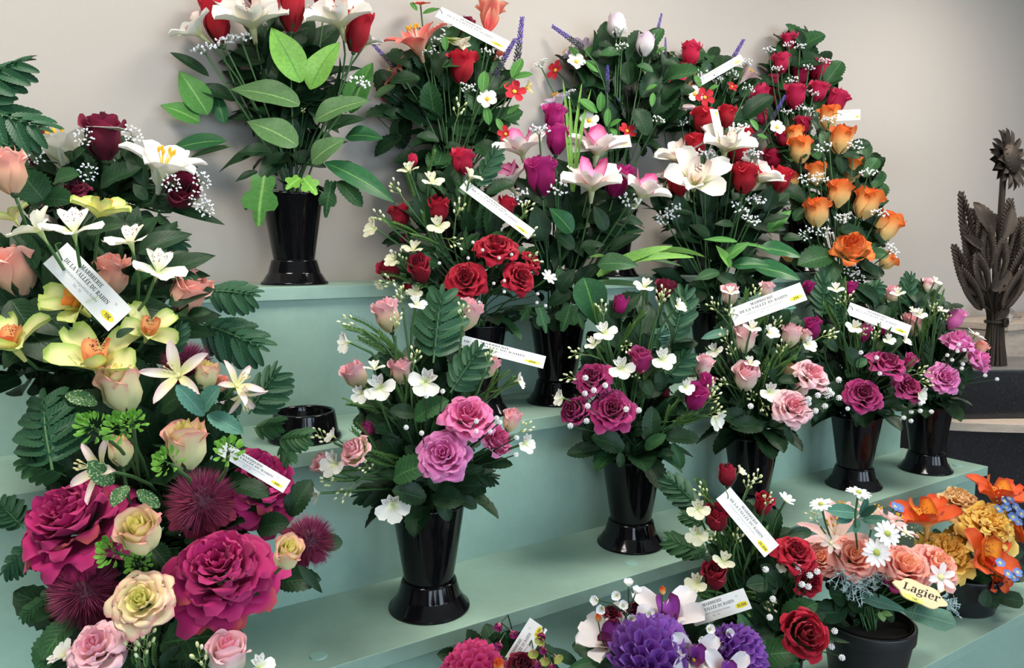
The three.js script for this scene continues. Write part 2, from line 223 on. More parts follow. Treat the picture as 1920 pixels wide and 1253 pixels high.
function orchidHead(p, v = 0) {      // cymbidium: five tepals and a lip; p = [foot, tepal, edge, lip, lipEdge]
  return proto('orch' + p.join() + v, () => { const g = new THREE.Group(); g.name = 'orchid'; const [c0, c1, ce, l0, l1] = p;
    for (const [ph, L, w, el, be] of [[0, .52, .31, 1.1, -.5], [1.2, .52, .35, .85, -.7], [-1.2, .52, .35, .85, -.7], [2.4, .56, .3, .7, -.75], [-2.4, .56, .3, .7, -.75]])
      mesh('tepal', petal({ L, Wd: w, elev: el + rr(-.08, .08), bend: be, cup: 0.28, a: 0.7, b: 0.36, phi: ph + rr(-.08, .08), r0: 0.03, y0: 0.06, nu: 6, nt: 8, wave: 0.04, c0, c1, ce, em: 0.8, m1: 0.55 }), M.waxy, g);
    mesh('lip', join([petal({ L: p[5] ?? .4, Wd: p[5] ?? .4, elev: 1.2, bend: -1.4, cup: 0.5, a: 0.7, b: 0.3, phi: Math.PI, r0: 0.02, y0: 0.08, nu: 8, nt: 7, wave: 0.09, c0: l0, c1: l0, ce: l1, em: 0.9 }), petal({ L: .24, Wd: .16, elev: 1.35, bend: -.7, cup: 0.6, phi: 0, r0: 0, y0: 0.1, nu: 4, nt: 5, c0: l0, c1: l1 })]), M.waxy, g);
    mesh('column', join([flat(new THREE.CylinderGeometry(0.03, 0.045, 0.16, 8).translate(0, 0.1, 0), c0), flat(blob(0, 0.2, 0.01, 0.03), '#e8b53a'), ...Array.from({ length: v ? 26 : 0 }, () => { const a = Math.PI + rr(-.5, .5), r = rr(.08, .22); return flat(blob(Math.sin(a) * r, 0.31 + rr(-.06, .05), Math.cos(a) * r, 0.009, 0.6, 0), '#7a2030'); })]), M.waxy, g);
    mesh('neck', flat(new THREE.CylinderGeometry(0.05, 0.025, 0.2, 8).translate(0, -0.02, 0), c0), M.waxy, g); g.userData.c = 0.3; return g; });
}
function lilyHead(p, o = {}) {
  return proto('lily' + p.join() + (o.k ?? ''), () => { const g = new THREE.Group(); g.name = 'lily'; const [c0, c1, ce] = p, n = o.n ?? 6;
    for (let i = 0; i < n; i++) mesh('petal', petal({ L: .8, Wd: (i % 2 ? .26 : .32) * (o.w ?? 1), elev: (o.el ?? 1.35) + rr(-.05, .05), bend: o.be ?? -1.25, cup: 0.12, a: 0.75, b: 0.75, phi: i / n * 6.283 + rr(-.1, .1), r0: 0.03, nu: 4, nt: 9, wave: 0.025, c0, c1, ce, fold: 0.25, m0: .2 }), M.petal, g);
    const st = []; for (let i = 0; i < 6; i++) { const a = i * 1.047, e = V(Math.sin(a) * .1, .55, Math.cos(a) * .1); st.push(flat(tube([V(0, .1, 0), V(Math.sin(a) * .03, .35, Math.cos(a) * .03), e], .008, 5, 4), o.fil ?? '#e8d8b0'), flat(blob(e.x, e.y + .02, e.z, .025, 2, 0), o.ant ?? '#d9a020')); }
    mesh('stamens', join(st), M.plain, g); mesh('neck', flat(new THREE.CylinderGeometry(0.06, 0.03, 0.16, 8), c0), M.petal, g); g.userData.c = 0.42; return g; });
}
function starHead(name, n, p, o = {}) {     // simple open flowers: primrose, daisy, forget-me-not
  return proto('star' + name + n + p.join() + (o.k ?? ''), () => { const g = new THREE.Group(); g.name = name; const [c0, c1, eye] = p;
    for (let i = 0; i < n; i++) mesh('petal', petal({ L: .48, Wd: o.w ?? .4, elev: (o.el ?? 0.35) + rr(-.12, .12), bend: o.be ?? -.3, cup: o.cup ?? .12, a: o.a ?? .7, b: o.b ?? .3, phi: i / n * 6.283 + rr(-.08, .08), r0: .04, y0: .05, nu: 3, nt: 5, c0, c1, wave: .03, m0: .0, m1: .45 }), M.waxy, g);
    mesh('eye', flat(new THREE.SphereGeometry(o.er ?? .1, 10, 6).scale(1, .6, 1).translate(0, .1, 0), eye), M.plain, g); mesh('neck', flat(new THREE.ConeGeometry(.06, .3, 6).rotateX(Math.PI).translate(0, -.08, 0), o.nk ?? '#8fb060'), M.plain, g); g.userData.c = .12; return g; });
}
function butterflyHead(c = '#eceae0') {       // small white alstroemeria: three broad petals, three narrow speckled ones
  return proto('fly' + c, () => { const g = new THREE.Group(); g.name = 'alstroemeria';
    for (const ph of [2.0, 3.14, 4.28]) mesh('petal', petal({ L: .55, Wd: .46, elev: .5, bend: -.5, cup: .1, a: .8, b: .25, phi: ph, r0: .03, y0: .05, nu: 4, nt: 5, c0: '#e3e6b0', c1: c, ce: c, m1: .4, wave: .04 }), M.waxy, g);
    for (const ph of [-.75, 0, .75]) { const s = [petal({ L: .5, Wd: .2, elev: .95, bend: -.35, cup: .25, a: .7, b: .4, phi: ph, r0: .03, y0: .05, nu: 4, nt: 5, c0: '#e6e6b4', c1: c, m1: .4 })]; for (let i = 0; i < 9; i++) { const r = rr(.16, .42), w = rr(-.05, .05), a2 = ph; s.push(flat(blob(Math.sin(a2) * r * .72 + w * Math.cos(a2), .07 + r * .98 + .012, Math.cos(a2) * r * .72 - w * Math.sin(a2), .012, .8, 0), '#6d3a44')); } mesh('petal', join(s), M.waxy, g); }
    mesh('neck', flat(new THREE.ConeGeometry(.07, .3, 6).rotateX(Math.PI).translate(0, -.08, 0), '#a8bd78'), M.plain, g); g.userData.c = .2; return g; });
}
function spikeHead() {        // lavender: unit tall, axis +y
  return proto('lav', () => { const g = new THREE.Group(); g.name = 'lavender'; const top = [], low = [];
    for (let i = 0; i < 96; i++) { const t = i / 96, a = i * 2.4, r = .05 * (1 - .6 * t) + .012, len = .05 * (1.1 - .5 * t); const b = new THREE.OctahedronGeometry(1, 0).scale(.02, len, .02).applyQuaternion(new THREE.Quaternion().setFromUnitVectors(V(0, 1, 0), V(Math.cos(a) * .75, .8, Math.sin(a) * .75).normalize())).translate(Math.cos(a) * r, t, Math.sin(a) * r); (t > .45 ? top : low).push(flat(b, t > .45 ? (i % 3 ? '#5a45a0' : '#7a66bc') : (i % 3 ? '#3c4048' : '#4e4a66'))); }
    mesh('spike_tip', join(top), M.plain, g).userData.kind = 'stuff'; mesh('spike_foot', join(low), M.plain, g).userData.kind = 'stuff'; mesh('spike_stem', flat(new THREE.CylinderGeometry(.008, .01, 1, 5).translate(0, .5, 0), '#3f5a3a'), M.plain, g); g.userData.c = .5; return g; });
}
function puffHead() {         // gypsophila puff
  return proto('puff', () => { const q = []; for (let i = 0; i < 26; i++) { const y = 1 - 2 * (i + .5) / 26, r = Math.sqrt(1 - y * y), a = i * 2.4, d = V(Math.cos(a) * r, y, Math.sin(a) * r); q.push(flat(new THREE.ConeGeometry(.1, .55, 4).translate(0, .25, 0).rotateX(Math.PI).translate(0, .5, 0).applyQuaternion(new THREE.Quaternion().setFromUnitVectors(V(0, 1, 0), d)), '#f6f6f6')); }
    const g = new THREE.Group(); g.name = 'gypsophila'; mesh('floret', join(q), M.plain, g); g.userData.c = 0; return g; });
}
function clusterHead(col = '#f2f3f5', n = 16, v = 0) {      // spray of tiny berries
  return proto('clus' + col + n + v, () => { const g = new THREE.Group(); g.name = 'gypsophila_spray'; const st = [], fl = [];
    for (let i = 0; i < n; i++) { const a = i * 2.4, r = .12 + .38 * Math.sqrt(i / n), p = V(Math.cos(a) * r, .35 + rr(-.12, .3), Math.sin(a) * r); st.push(flat(tube([V(0, 0, 0), V(p.x * .4, p.y * .6, p.z * .4), p], .009, 4, 3), '#54714c')); for (let k = 0; k < 3; k++) fl.push(flat(blob(p.x + rr(-.05, .05), p.y + rr(-.04, .05), p.z + rr(-.05, .05), rr(.035, .055), 1.1, 0), col)); }
    mesh('twigs', join(st), M.plain, g); mesh('florets', join(fl), M.plain, g).userData.kind = 'stuff'; g.userData.c = .4; return g; });
}
function budSprig(col = '#cdd79a') {
  return proto('bud' + col, () => { const g = new THREE.Group(); g.name = 'bud_sprig'; const st = [flat(tube([V(0, 0, 0), V(.05, .3, 0), V(0, .6, .03)], .018, 6, 4), '#7f9a58')];
    for (let i = 0; i < 7; i++) { const a = i * 2.4, y = .35 + i * .09, p = V(Math.cos(a) * .2, y + .14, Math.sin(a) * .2); st.push(flat(tube([V(.02, y - .1, .01), V(p.x * .5, y, p.z * .5), p], .012, 4, 4), '#86a05a')); mesh('bud', flat(new THREE.SphereGeometry(.055, 7, 6).scale(1, 1.75, 1).rotateZ(-p.x * 2).rotateX(p.z * 2).translate(p.x * 1.2, p.y + .05, p.z * 1.2), i % 3 ? col : '#e6e9c4'), M.plain, g); }
    mesh('twigs', join(st), M.plain, g); g.userData.c = .5; return g; });
}
function fillerSprig(v) {
  return proto('fil' + v, () => { const g = new THREE.Group(); g.name = 'greenery_sprig'; const lv = [], c = [V(0, 0, 0), V(.06 * (v ? 1 : -1), .5, .03), V(0, 1, .12)], q = new THREE.CatmullRomCurve3(c);
    for (let i = 0; i < 26; i++) { const t = .12 + .88 * i / 26, p = q.getPointAt(t), a = i * 2.1; const b = leafBlade({ a: .6, b: .6, w: .3, nu: 2, nt: 3 }).clone().scale(.2, .2, .2).rotateX(.5).rotateY(a).translate(p.x, p.y, p.z); lv.push(b); }
    mesh('leaflets', join(lv), LM.filler, g).userData.kind = 'stuff'; mesh('twig', tube(c, .012, 6, 4), M.stem, g); g.userData.c = .55; return g; });
}
function boxHead(n = 30) {
  return proto('box' + n, () => { const g = new THREE.Group(); g.name = 'boxwood_sprig'; const lb = leafBlade({ a: .9, b: .35, w: .52, arch: .15, fold: .15, nu: 4, nt: 6 });
    for (let i = 0; i < n; i++) { const a = i * 2.4, e = 1.3 - 1.35 * i / n, m = mesh('leaf', lb, LM.box, g); m.rotation.order = 'YXZ'; m.rotation.set(Math.PI / 2 - e, a, rr(-.3, .3)); m.scale.setScalar(rr(.2, .3)); const q = .28 * Math.sqrt(i / n); m.position.set(Math.sin(a) * q, .42 - .4 * i / n + rr(-.04, .04), Math.cos(a) * q); }
    mesh('twig', tube([V(0, 0, 0), V(.02, .15, 0), V(0, .3, 0)], .02, 4, 5), M.stem, g); g.userData.c = .3; return g; });
}
function snowSprig() {        // frosted blue-grey needle sprig
  return proto('snow', () => { const g = new THREE.Group(); g.name = 'frosted_sprig'; const q = []; for (let i = 0; i < 7; i++) { const a = i * 2.4, e = V(Math.cos(a) * .4, .5 + rr(-.2, .3), Math.sin(a) * .4); q.push(flat(tube([V(0, 0, 0), e.clone().multiplyScalar(.55), e], .016, 4, 4), '#a9c4c4')); for (let k = 0; k < 9; k++) { const d = V(rr(-1, 1), rr(-.6, 1), rr(-1, 1)).normalize(); q.push(flat(new THREE.ConeGeometry(.018, .17, 4).translate(0, .08, 0).applyQuaternion(new THREE.Quaternion().setFromUnitVectors(V(0, 1, 0), d)).translate(e.x * rr(.6, 1), e.y * rr(.6, 1), e.z * rr(.6, 1)), k % 2 ? '#c6dada' : '#9fbfc0')); } }
    mesh('needles', join(q), M.plain, g).userData.kind = 'stuff'; g.userData.c = .4; return g; });
}
// leaves: unit long along +y from the origin, upper face +z
function leafBlade(o) {
  const key = 'lb' + JSON.stringify(o);
  return proto(key, () => { const { a = .8, b = .7, w = .45, arch = .12, fold = .12, ser = 0, nu = 4, nt = 8, wave = 0 } = o; return gridGeo(nu, nt, (u, t) => { let h = w / 2 * wf(t, a, b, .01); if (ser && Math.abs(u) > .9) h *= 1 + ser * (Math.round(t * nt) % 2 ? 1 : -1); return [u * h, t - .05 * arch * t, -arch * t * t + fold * Math.abs(u) * h * 2 + wave * Math.sin(t * 11 + u * 2) * Math.abs(u)]; }); });
}
const LEAF = {
  broad: { g: { a: .72, b: 1.0, w: .48, arch: .32, fold: .14, nu: 6, nt: 12, wave: .016 } }, long: { g: { a: .8, b: .9, w: .3, arch: .3, fold: .12, nu: 4, nt: 10 } },
  rose: { g: { a: .7, b: .6, w: .6, arch: .3, fold: .2, ser: .07, nu: 4, nt: 18, wave: .02 } }, small: { g: { a: .7, b: .7, w: .5, arch: .15, fold: .12, nu: 4, nt: 6 } },
  blade: { g: { a: .25, b: .5, w: .075, arch: .55, fold: .35, nu: 2, nt: 12 } }, strap: { g: { a: .4, b: .6, w: .17, arch: .5, fold: .2, nu: 4, nt: 12 } }, round: { g: { a: .6, b: .3, w: .6, arch: .1, fold: .06, nu: 6, nt: 8, wave: .02 } },
};
function frond(mat, n = 7) {
  return proto('frond' + n + mat, () => { const g = new THREE.Group(); g.name = 'fern_frond'; mesh('rachis', taper([V(0, 0, 0), V(0, .5, .0), V(0, 1, -.12)], .014, .004, 8, 5), M.stem, g);
    const lb = leafBlade({ a: .22, b: .42, w: .37, arch: .2, fold: .22, ser: .07, nu: 4, nt: 20 });
    for (let i = 0; i < n; i++) for (const s of [-1, 1]) { const t = .12 + .8 * i / n, L = .46 * Math.sin(Math.PI * (.22 + .7 * t)) + .06; const m = mesh('leaflet', lb, LM[mat], g); m.position.set(0, t, -.12 * t * t); m.rotation.set(-.15 + rr(-.1, .1), s * rr(.15, .5), -s * (1.02 - .42 * t + rr(-.05, .05))); m.scale.setScalar(L); }
    const e = mesh('leaflet', lb, LM[mat], g); e.position.set(0, .9, -.1); e.scale.setScalar(.18); return g; });
}
function lobed() {
  return proto('lobed', () => { const pts = []; for (let i = 0; i <= 40; i++) { const a = -Math.PI * .92 + i / 40 * Math.PI * 1.84, r = (.36 + .24 * Math.pow(Math.abs(Math.cos(a * 2.5)), 1.4)) * (1 - .18 * Math.abs(a) / Math.PI) * (1 + (i % 2) * .05); pts.push(new THREE.Vector2(Math.sin(a) * r * .8, .45 + Math.cos(a) * r)); }
    pts.push(new THREE.Vector2(0, 0)); const s = new THREE.ShapeGeometry(new THREE.Shape(pts)), p = s.attributes.position, uv = s.attributes.uv; for (let i = 0; i < p.count; i++) { const x = p.getX(i), y = p.getY(i); p.setZ(i, .15 * Math.abs(x) - .2 * y * y); uv.setXY(i, .5 + x * .8, y); } s.computeVertexNormals(); return s; });
}

// ------------------------------------------------------------------ the room
const WALL_Z = -1.79, X0 = -2.6, X1 = 6.2;
structure('floor', box(X0 - .15, X1 + .15, -.12, 0, WALL_Z - .15, FRONT_Z + .15), M.floor);
structure('ceiling', box(X0 - .15, X1 + .15, CEIL_Y, CEIL_Y + .12, WALL_Z - .15, FRONT_Z + .15), M.ceiling);
structure('wall_back', box(X0 - .15, X1 + .15, 0, CEIL_Y, WALL_Z - .15, WALL_Z), M.wall);
structure('wall_left', box(X0 - .15, X0, 0, CEIL_Y, WALL_Z, FRONT_Z), M.wallShop);
structure('wall_right', box(X1, X1 + .15, 0, CEIL_Y, WALL_Z, FRONT_Z), M.wallShop);
{ const q = [box(X0 - .15, X1 + .15, 0, WIN_Y[0], FRONT_Z, FRONT_Z + .15), box(X0 - .15, X1 + .15, WIN_Y[1], CEIL_Y, FRONT_Z, FRONT_Z + .15)]; let x = X0 - .15; for (const [a, b] of [...WINDOWS, [X1 + .15, 0]]) { q.push(box(x, a, WIN_Y[0], WIN_Y[1], FRONT_Z, FRONT_Z + .15)); x = b; } structure('wall_front', join(q), M.wallShop); }
WINDOWS.forEach(([a, b], i) => {
  const w = new THREE.Group(); w.name = 'window_' + (i + 1); w.userData.kind = 'structure'; scene.add(w); const t = .05, z0 = FRONT_Z + .04, z1 = FRONT_Z + .1, [y0, y1] = WIN_Y, xm = (a + b) / 2;
  mesh('window_frame', join([box(a, b, y0, y0 + t, z0, z1), box(a, b, y1 - t, y1, z0, z1), box(a, a + t, y0, y1, z0, z1), box(b - t, b, y0, y1, z0, z1)]), M.frame, w);
  mesh('muntin', box(xm - .015, xm + .015, y0 + t, y1 - t, z0, z1), M.frame, w);
  for (let k = 1; k < 4; k++) { const y = y0 + (y1 - y0) * k / 4; mesh('muntin', box(a + t, b - t, y - .015, y + .015, z0, z1), M.frame, w); }
  mesh('pane', box(a + t, b - t, y0 + t, y1 - t, FRONT_Z + .065, FRONT_Z + .07), M.glass, w);
});
PANELS.forEach(([x, z], i) => { const g = thing('ceiling_light', ['square white ceiling light panel above the left bouquets', 'square white ceiling light panel above the middle of the display', 'square white ceiling light panel above the stone samples'][i], 'light', V(x, CEIL_Y, z)); mesh('frame', join([box(-.31, .31, -.02, 0, -.31, -.285), box(-.31, .31, -.02, 0, .285, .31), box(-.31, -.285, -.02, 0, -.285, .285), box(.285, .31, -.02, 0, -.285, .285)]), M.lampFrame, g); mesh('diffuser', box(-.285, .285, -.012, -.004, -.285, .285), M.diffuser, g); shade(g); });

// ------------------------------------------------------------------ the stepped display
const TIER = { 1: .6, 2: .875, 3: 1.15, 4: 1.4255 }, FZ = { 1: -.845, 2: -1.081, 3: -1.31, 4: -1.555 }, LEFT_X = -1.4;
{
  const st = thing('display_stand', 'mint green stepped display stand with four shelves along the wall', 'display stand', V(0, 0, 0));
  const END = { 1: 2.378, 2: 2.378, 3: 2.378, 4: 2.378 };
  for (const k of [1, 2, 3, 4]) {
    const back = k < 4 ? FZ[k + 1] - .011 : WALL_Z + .001, f = FZ[k], y = TIER[k];
    mesh('shelf_board', rbox(LEFT_X, END[k], y - .027, y, back - (k < 4 ? .018 : 0), f, .0016), M.mint, st);
    mesh('riser_panel', box(LEFT_X + .01, END[k] - .044, k === 1 ? 0 : TIER[k - 1], y - .027, f - .03, f - .011), M.mint, st);
  }
  mesh('side_panel', join([box(2.316, 2.334, 0, TIER[2] - .027, FZ[4], FZ[2] - .038), box(2.316, 2.334, TIER[2], TIER[3] - .027, FZ[4], FZ[3] - .038), box(2.316, 2.334, TIER[3], TIER[4] - .027, WALL_Z, FZ[4] - .038)]), M.mint, st);
  for (const [px, py, k] of [[597, 1231, 2], [1182, 1057, 2], [1795, 873, 2], [1695, 1227, 1]]) {
    const d = V(0, 0, 0).addScaledVector(RIGHT, (px - 960) / FOCAL).addScaledVector(UPV, -(py - 626.5) / FOCAL).add(FWD), s = (TIER[k] - EYE) / d.y; mesh('screw_cap', new THREE.CylinderGeometry(.0125, .0135, .002, 24).translate(d.x * s, TIER[k] + .001, d.z * s), M.cap, st);
  }
  shade(st);
}

// ------------------------------------------------------------------ vases
function footGeo(s = 1, open = true) {
  const p = [[.0405, .012], [.0405, .05], [.0425, .0535], [.047, .0525], [.0485, .049], [.0545, .027], [.056, .0235], [.0585, .021], [.0665, .0075], [.0705, .0055], [.0715, .002], [.070, 0], [.0, 0]];
  if (!open) p[0] = [0, .012];
  return new THREE.LatheGeometry(p.map(([r, y]) => new THREE.Vector2(r * s, y * s)), 56);
}
const cupGeo = new THREE.LatheGeometry([[0, .034], [.036, .034], [.0405, .036], [.0635, .186], [.066, .188], [.066, .1915], [.0642, .192], [.0622, .188], [.039, .044], [0, .044]].map(([r, y]) => new THREE.Vector2(r, y)), 56), foot0 = footGeo();
function vase(px, z, tier, label, s = 1) { const p = standAt(px, z, TIER[tier]), g = thing('flower_vase', label, 'vase', p, 'black cone vases'); mesh('vase_body', cupGeo, M.black, g); mesh('vase_foot', foot0, M.black, g); g.scale.setScalar(s); shade(g); return p.clone().add(V(0, .19 * s, 0)); }
function pot(px, z, tier, label, r = .08, h = .13, mat = M.pot) { const p = standAt(px, z, TIER[tier]), g = thing('flower_pot', label, 'pot', p, 'black plastic pots');
  mesh('pot_wall', new THREE.LatheGeometry([[0, 0], [r * .74, 0], [r * .76, .003], [r * .95, h * .8], [r * .94, h], [r * .89, h], [r * .7, .006], [0, .006]].map(([a, b]) => new THREE.Vector2(a, b)), 48), mat, g);
  mesh('pot_rim', new THREE.LatheGeometry([[r * .945, h * .8], [r * 1.0, h * .8], [r * 1.01, h * .98], [r * .97, h], [r * .9, h]].map(([a, b]) => new THREE.Vector2(a, b)), 48), mat, g); mesh('soil', new THREE.CylinderGeometry(r * .87, r * .87, .008, 32).translate(0, h * .86, 0), std({ color: C('#1c1713'), roughness: 1 }), g); shade(g); return p.clone().add(V(0, h * .95, 0)); }

// ------------------------------------------------------------------ bouquets
const zLimit = (y) => y > TIER[4] ? WALL_Z : y > TIER[3] ? FZ[4] : y > TIER[2] ? FZ[3] : FZ[2];
function clear(p, mg) { const z = zLimit(p.y) + mg; if (p.z < z) { const k = z / p.z; p.set(p.x * k, EYE + (p.y - EYE) * k, z); } return p; }
class Bouquet {
  constructor(name, label, mouth, group) { this.mouth = mouth; this.D = depthOf(mouth); this.g = thing(name, label, 'bouquet', mouth, group); this.ox = 0; this.oy = 0; this.s = 1; this.fwd = 0.04; }
  c(ox, oy, s) { this.ox = ox; this.oy = oy; this.s = s; return this; }
  pt(cx, cy, fw, mg = .03) { return clear(at(this.ox + cx * this.s, this.oy + cy * this.s, this.D - fw), mg); }
  dir(f) { return V(0, 0, 0).addScaledVector(RIGHT, f[0]).addScaledVector(UPV, f[1]).addScaledVector(FWD, -f[2]).normalize(); }
  head(h, cx, cy, size, fw = this.fwd, face = null, roll = null, stem = true) {
    const p = this.pt(cx, cy, fw, .012 + size * this.s / FOCAL * this.D * .5), m = size * this.s / FOCAL * depthOf(p), ctr = this.mouth.clone().add(V(0, .08, 0));
    const y = face ? this.dir(face) : p.clone().sub(ctr).normalize().add(V(0, .35, 0)).addScaledVector(FWD, -.35).normalize();
    const o = h.clone(); let up = Math.abs(y.y) > .95 ? FWD.clone() : V(0, 1, 0); const z = up.sub(y.clone().multiplyScalar(up.dot(y))).normalize(), x = y.clone().cross(z);
    o.quaternion.setFromRotationMatrix(new THREE.Matrix4().makeBasis(x, y, z)); o.rotateY(roll === null ? rnd() * 6.28 : roll); o.scale.setScalar(m);
    const b = p.clone().addScaledVector(y, -(h.userData.c ?? .3) * m); o.position.copy(b).sub(this.mouth); this.g.add(o);
    if (stem) { o.updateMatrix(); const q = [b.clone().addScaledVector(y, m * .02), b.clone().addScaledVector(y, -Math.min(.12, b.distanceTo(this.mouth) * .35)), this.mouth.clone().add(V(rr(-.02, .02), .06, rr(-.02, .02))), this.mouth.clone().add(V(rr(-.025, .025), -.05, rr(-.025, .025)))]; q.bez = 1;
      const t = tube(q, m < .03 ? .0011 : .0021, 9, 5).translate(-this.mouth.x, -this.mouth.y, -this.mouth.z).applyMatrix4(o.matrix.clone().invert()); mesh('stem', t, m < .03 ? M.darkStem : M.stem, o); }
    return o;
  }
  rose(form, pal, cx, cy, size, fw, face) { return this.head(roseHead(form, pal, rnd() < .5 ? 0 : 1), cx, cy, size, fw, face); }
  // a leaf from base to tip, both measured; w multiplies its width
  leaf(kind, mat, bx, by, tx, ty, f0 = .03, f1 = .06, w = 1, nrm = [0, .5, .8]) {
    const a = this.pt(bx, by, f0, .05), b = this.pt(tx, ty, f1, .05), L = a.distanceTo(b), y = b.clone().sub(a).normalize(), n = this.dir(nrm), x = y.clone().cross(n).normalize(), z = x.clone().cross(y);
    let o; if (kind === 'fern') { o = frond(mat).clone(); } else if (kind === 'lobed') o = mesh('leaf', lobed(), LM[mat]); else o = mesh(kind === 'blade' || kind === 'strap' ? 'grass_blade' : 'leaf', leafBlade(LEAF[kind].g), LM[mat]);
    o.quaternion.setFromRotationMatrix(new THREE.Matrix4().makeBasis(x, y, z)); o.scale.set(L * w, L, L * Math.min(1, w)); o.position.copy(a).sub(this.mouth); this.g.add(o); return o;
  }
  // dark foliage on the stems around a middle point (full-frame pixels)
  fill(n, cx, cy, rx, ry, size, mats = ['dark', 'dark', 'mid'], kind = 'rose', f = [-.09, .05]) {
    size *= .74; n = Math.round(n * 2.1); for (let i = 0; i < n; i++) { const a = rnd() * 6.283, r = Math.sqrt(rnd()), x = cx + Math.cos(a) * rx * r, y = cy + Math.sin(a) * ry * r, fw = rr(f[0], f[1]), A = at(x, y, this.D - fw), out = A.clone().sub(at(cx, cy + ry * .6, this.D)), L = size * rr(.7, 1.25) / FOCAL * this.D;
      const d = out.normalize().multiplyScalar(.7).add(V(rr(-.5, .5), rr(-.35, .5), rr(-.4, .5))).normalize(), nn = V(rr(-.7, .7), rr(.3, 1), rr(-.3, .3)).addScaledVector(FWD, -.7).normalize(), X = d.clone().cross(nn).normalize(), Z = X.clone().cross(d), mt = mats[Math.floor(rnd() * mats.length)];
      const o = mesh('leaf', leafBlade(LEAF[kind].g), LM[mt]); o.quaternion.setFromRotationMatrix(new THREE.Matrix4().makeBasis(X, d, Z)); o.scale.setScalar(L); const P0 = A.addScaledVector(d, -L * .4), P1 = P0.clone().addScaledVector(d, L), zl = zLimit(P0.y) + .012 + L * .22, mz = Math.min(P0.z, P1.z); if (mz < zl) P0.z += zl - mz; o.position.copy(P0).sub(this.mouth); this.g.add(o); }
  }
  collar(n, size, mats = ['dark', 'dark', 'mid'], kind = 'rose', r = .05) {
    for (let i = 0; i < n; i++) { const a = i / n * 6.283 + rr(-.3, .3), d = V(Math.cos(a), rr(-.35, .45), Math.sin(a)).normalize(), X = d.clone().cross(V(0, 1, 0)).normalize(), Z = X.clone().cross(d), o = mesh('leaf', kind === 'lobed' ? lobed() : leafBlade(LEAF[kind].g), LM[mats[i % mats.length]]); o.quaternion.setFromRotationMatrix(new THREE.Matrix4().makeBasis(X, d, Z)); o.scale.setScalar(size * rr(.8, 1.2)); o.position.set(Math.cos(a) * r * .75, rr(.006, .02), Math.sin(a) * r * .75); this.g.add(o); }
  }
  puffs(list, size, fw = .07) { for (const [x, y] of list) this.head(puffHead(), x, y, size, fw + rr(-.015, .02)); }
  done() { shade(this.g); }
}
const white = butterflyHead(), ivory = butterflyHead('#e8e6c8');
const buds = budSprig(), fil0 = fillerSprig(0), fil1 = fillerSprig(1);
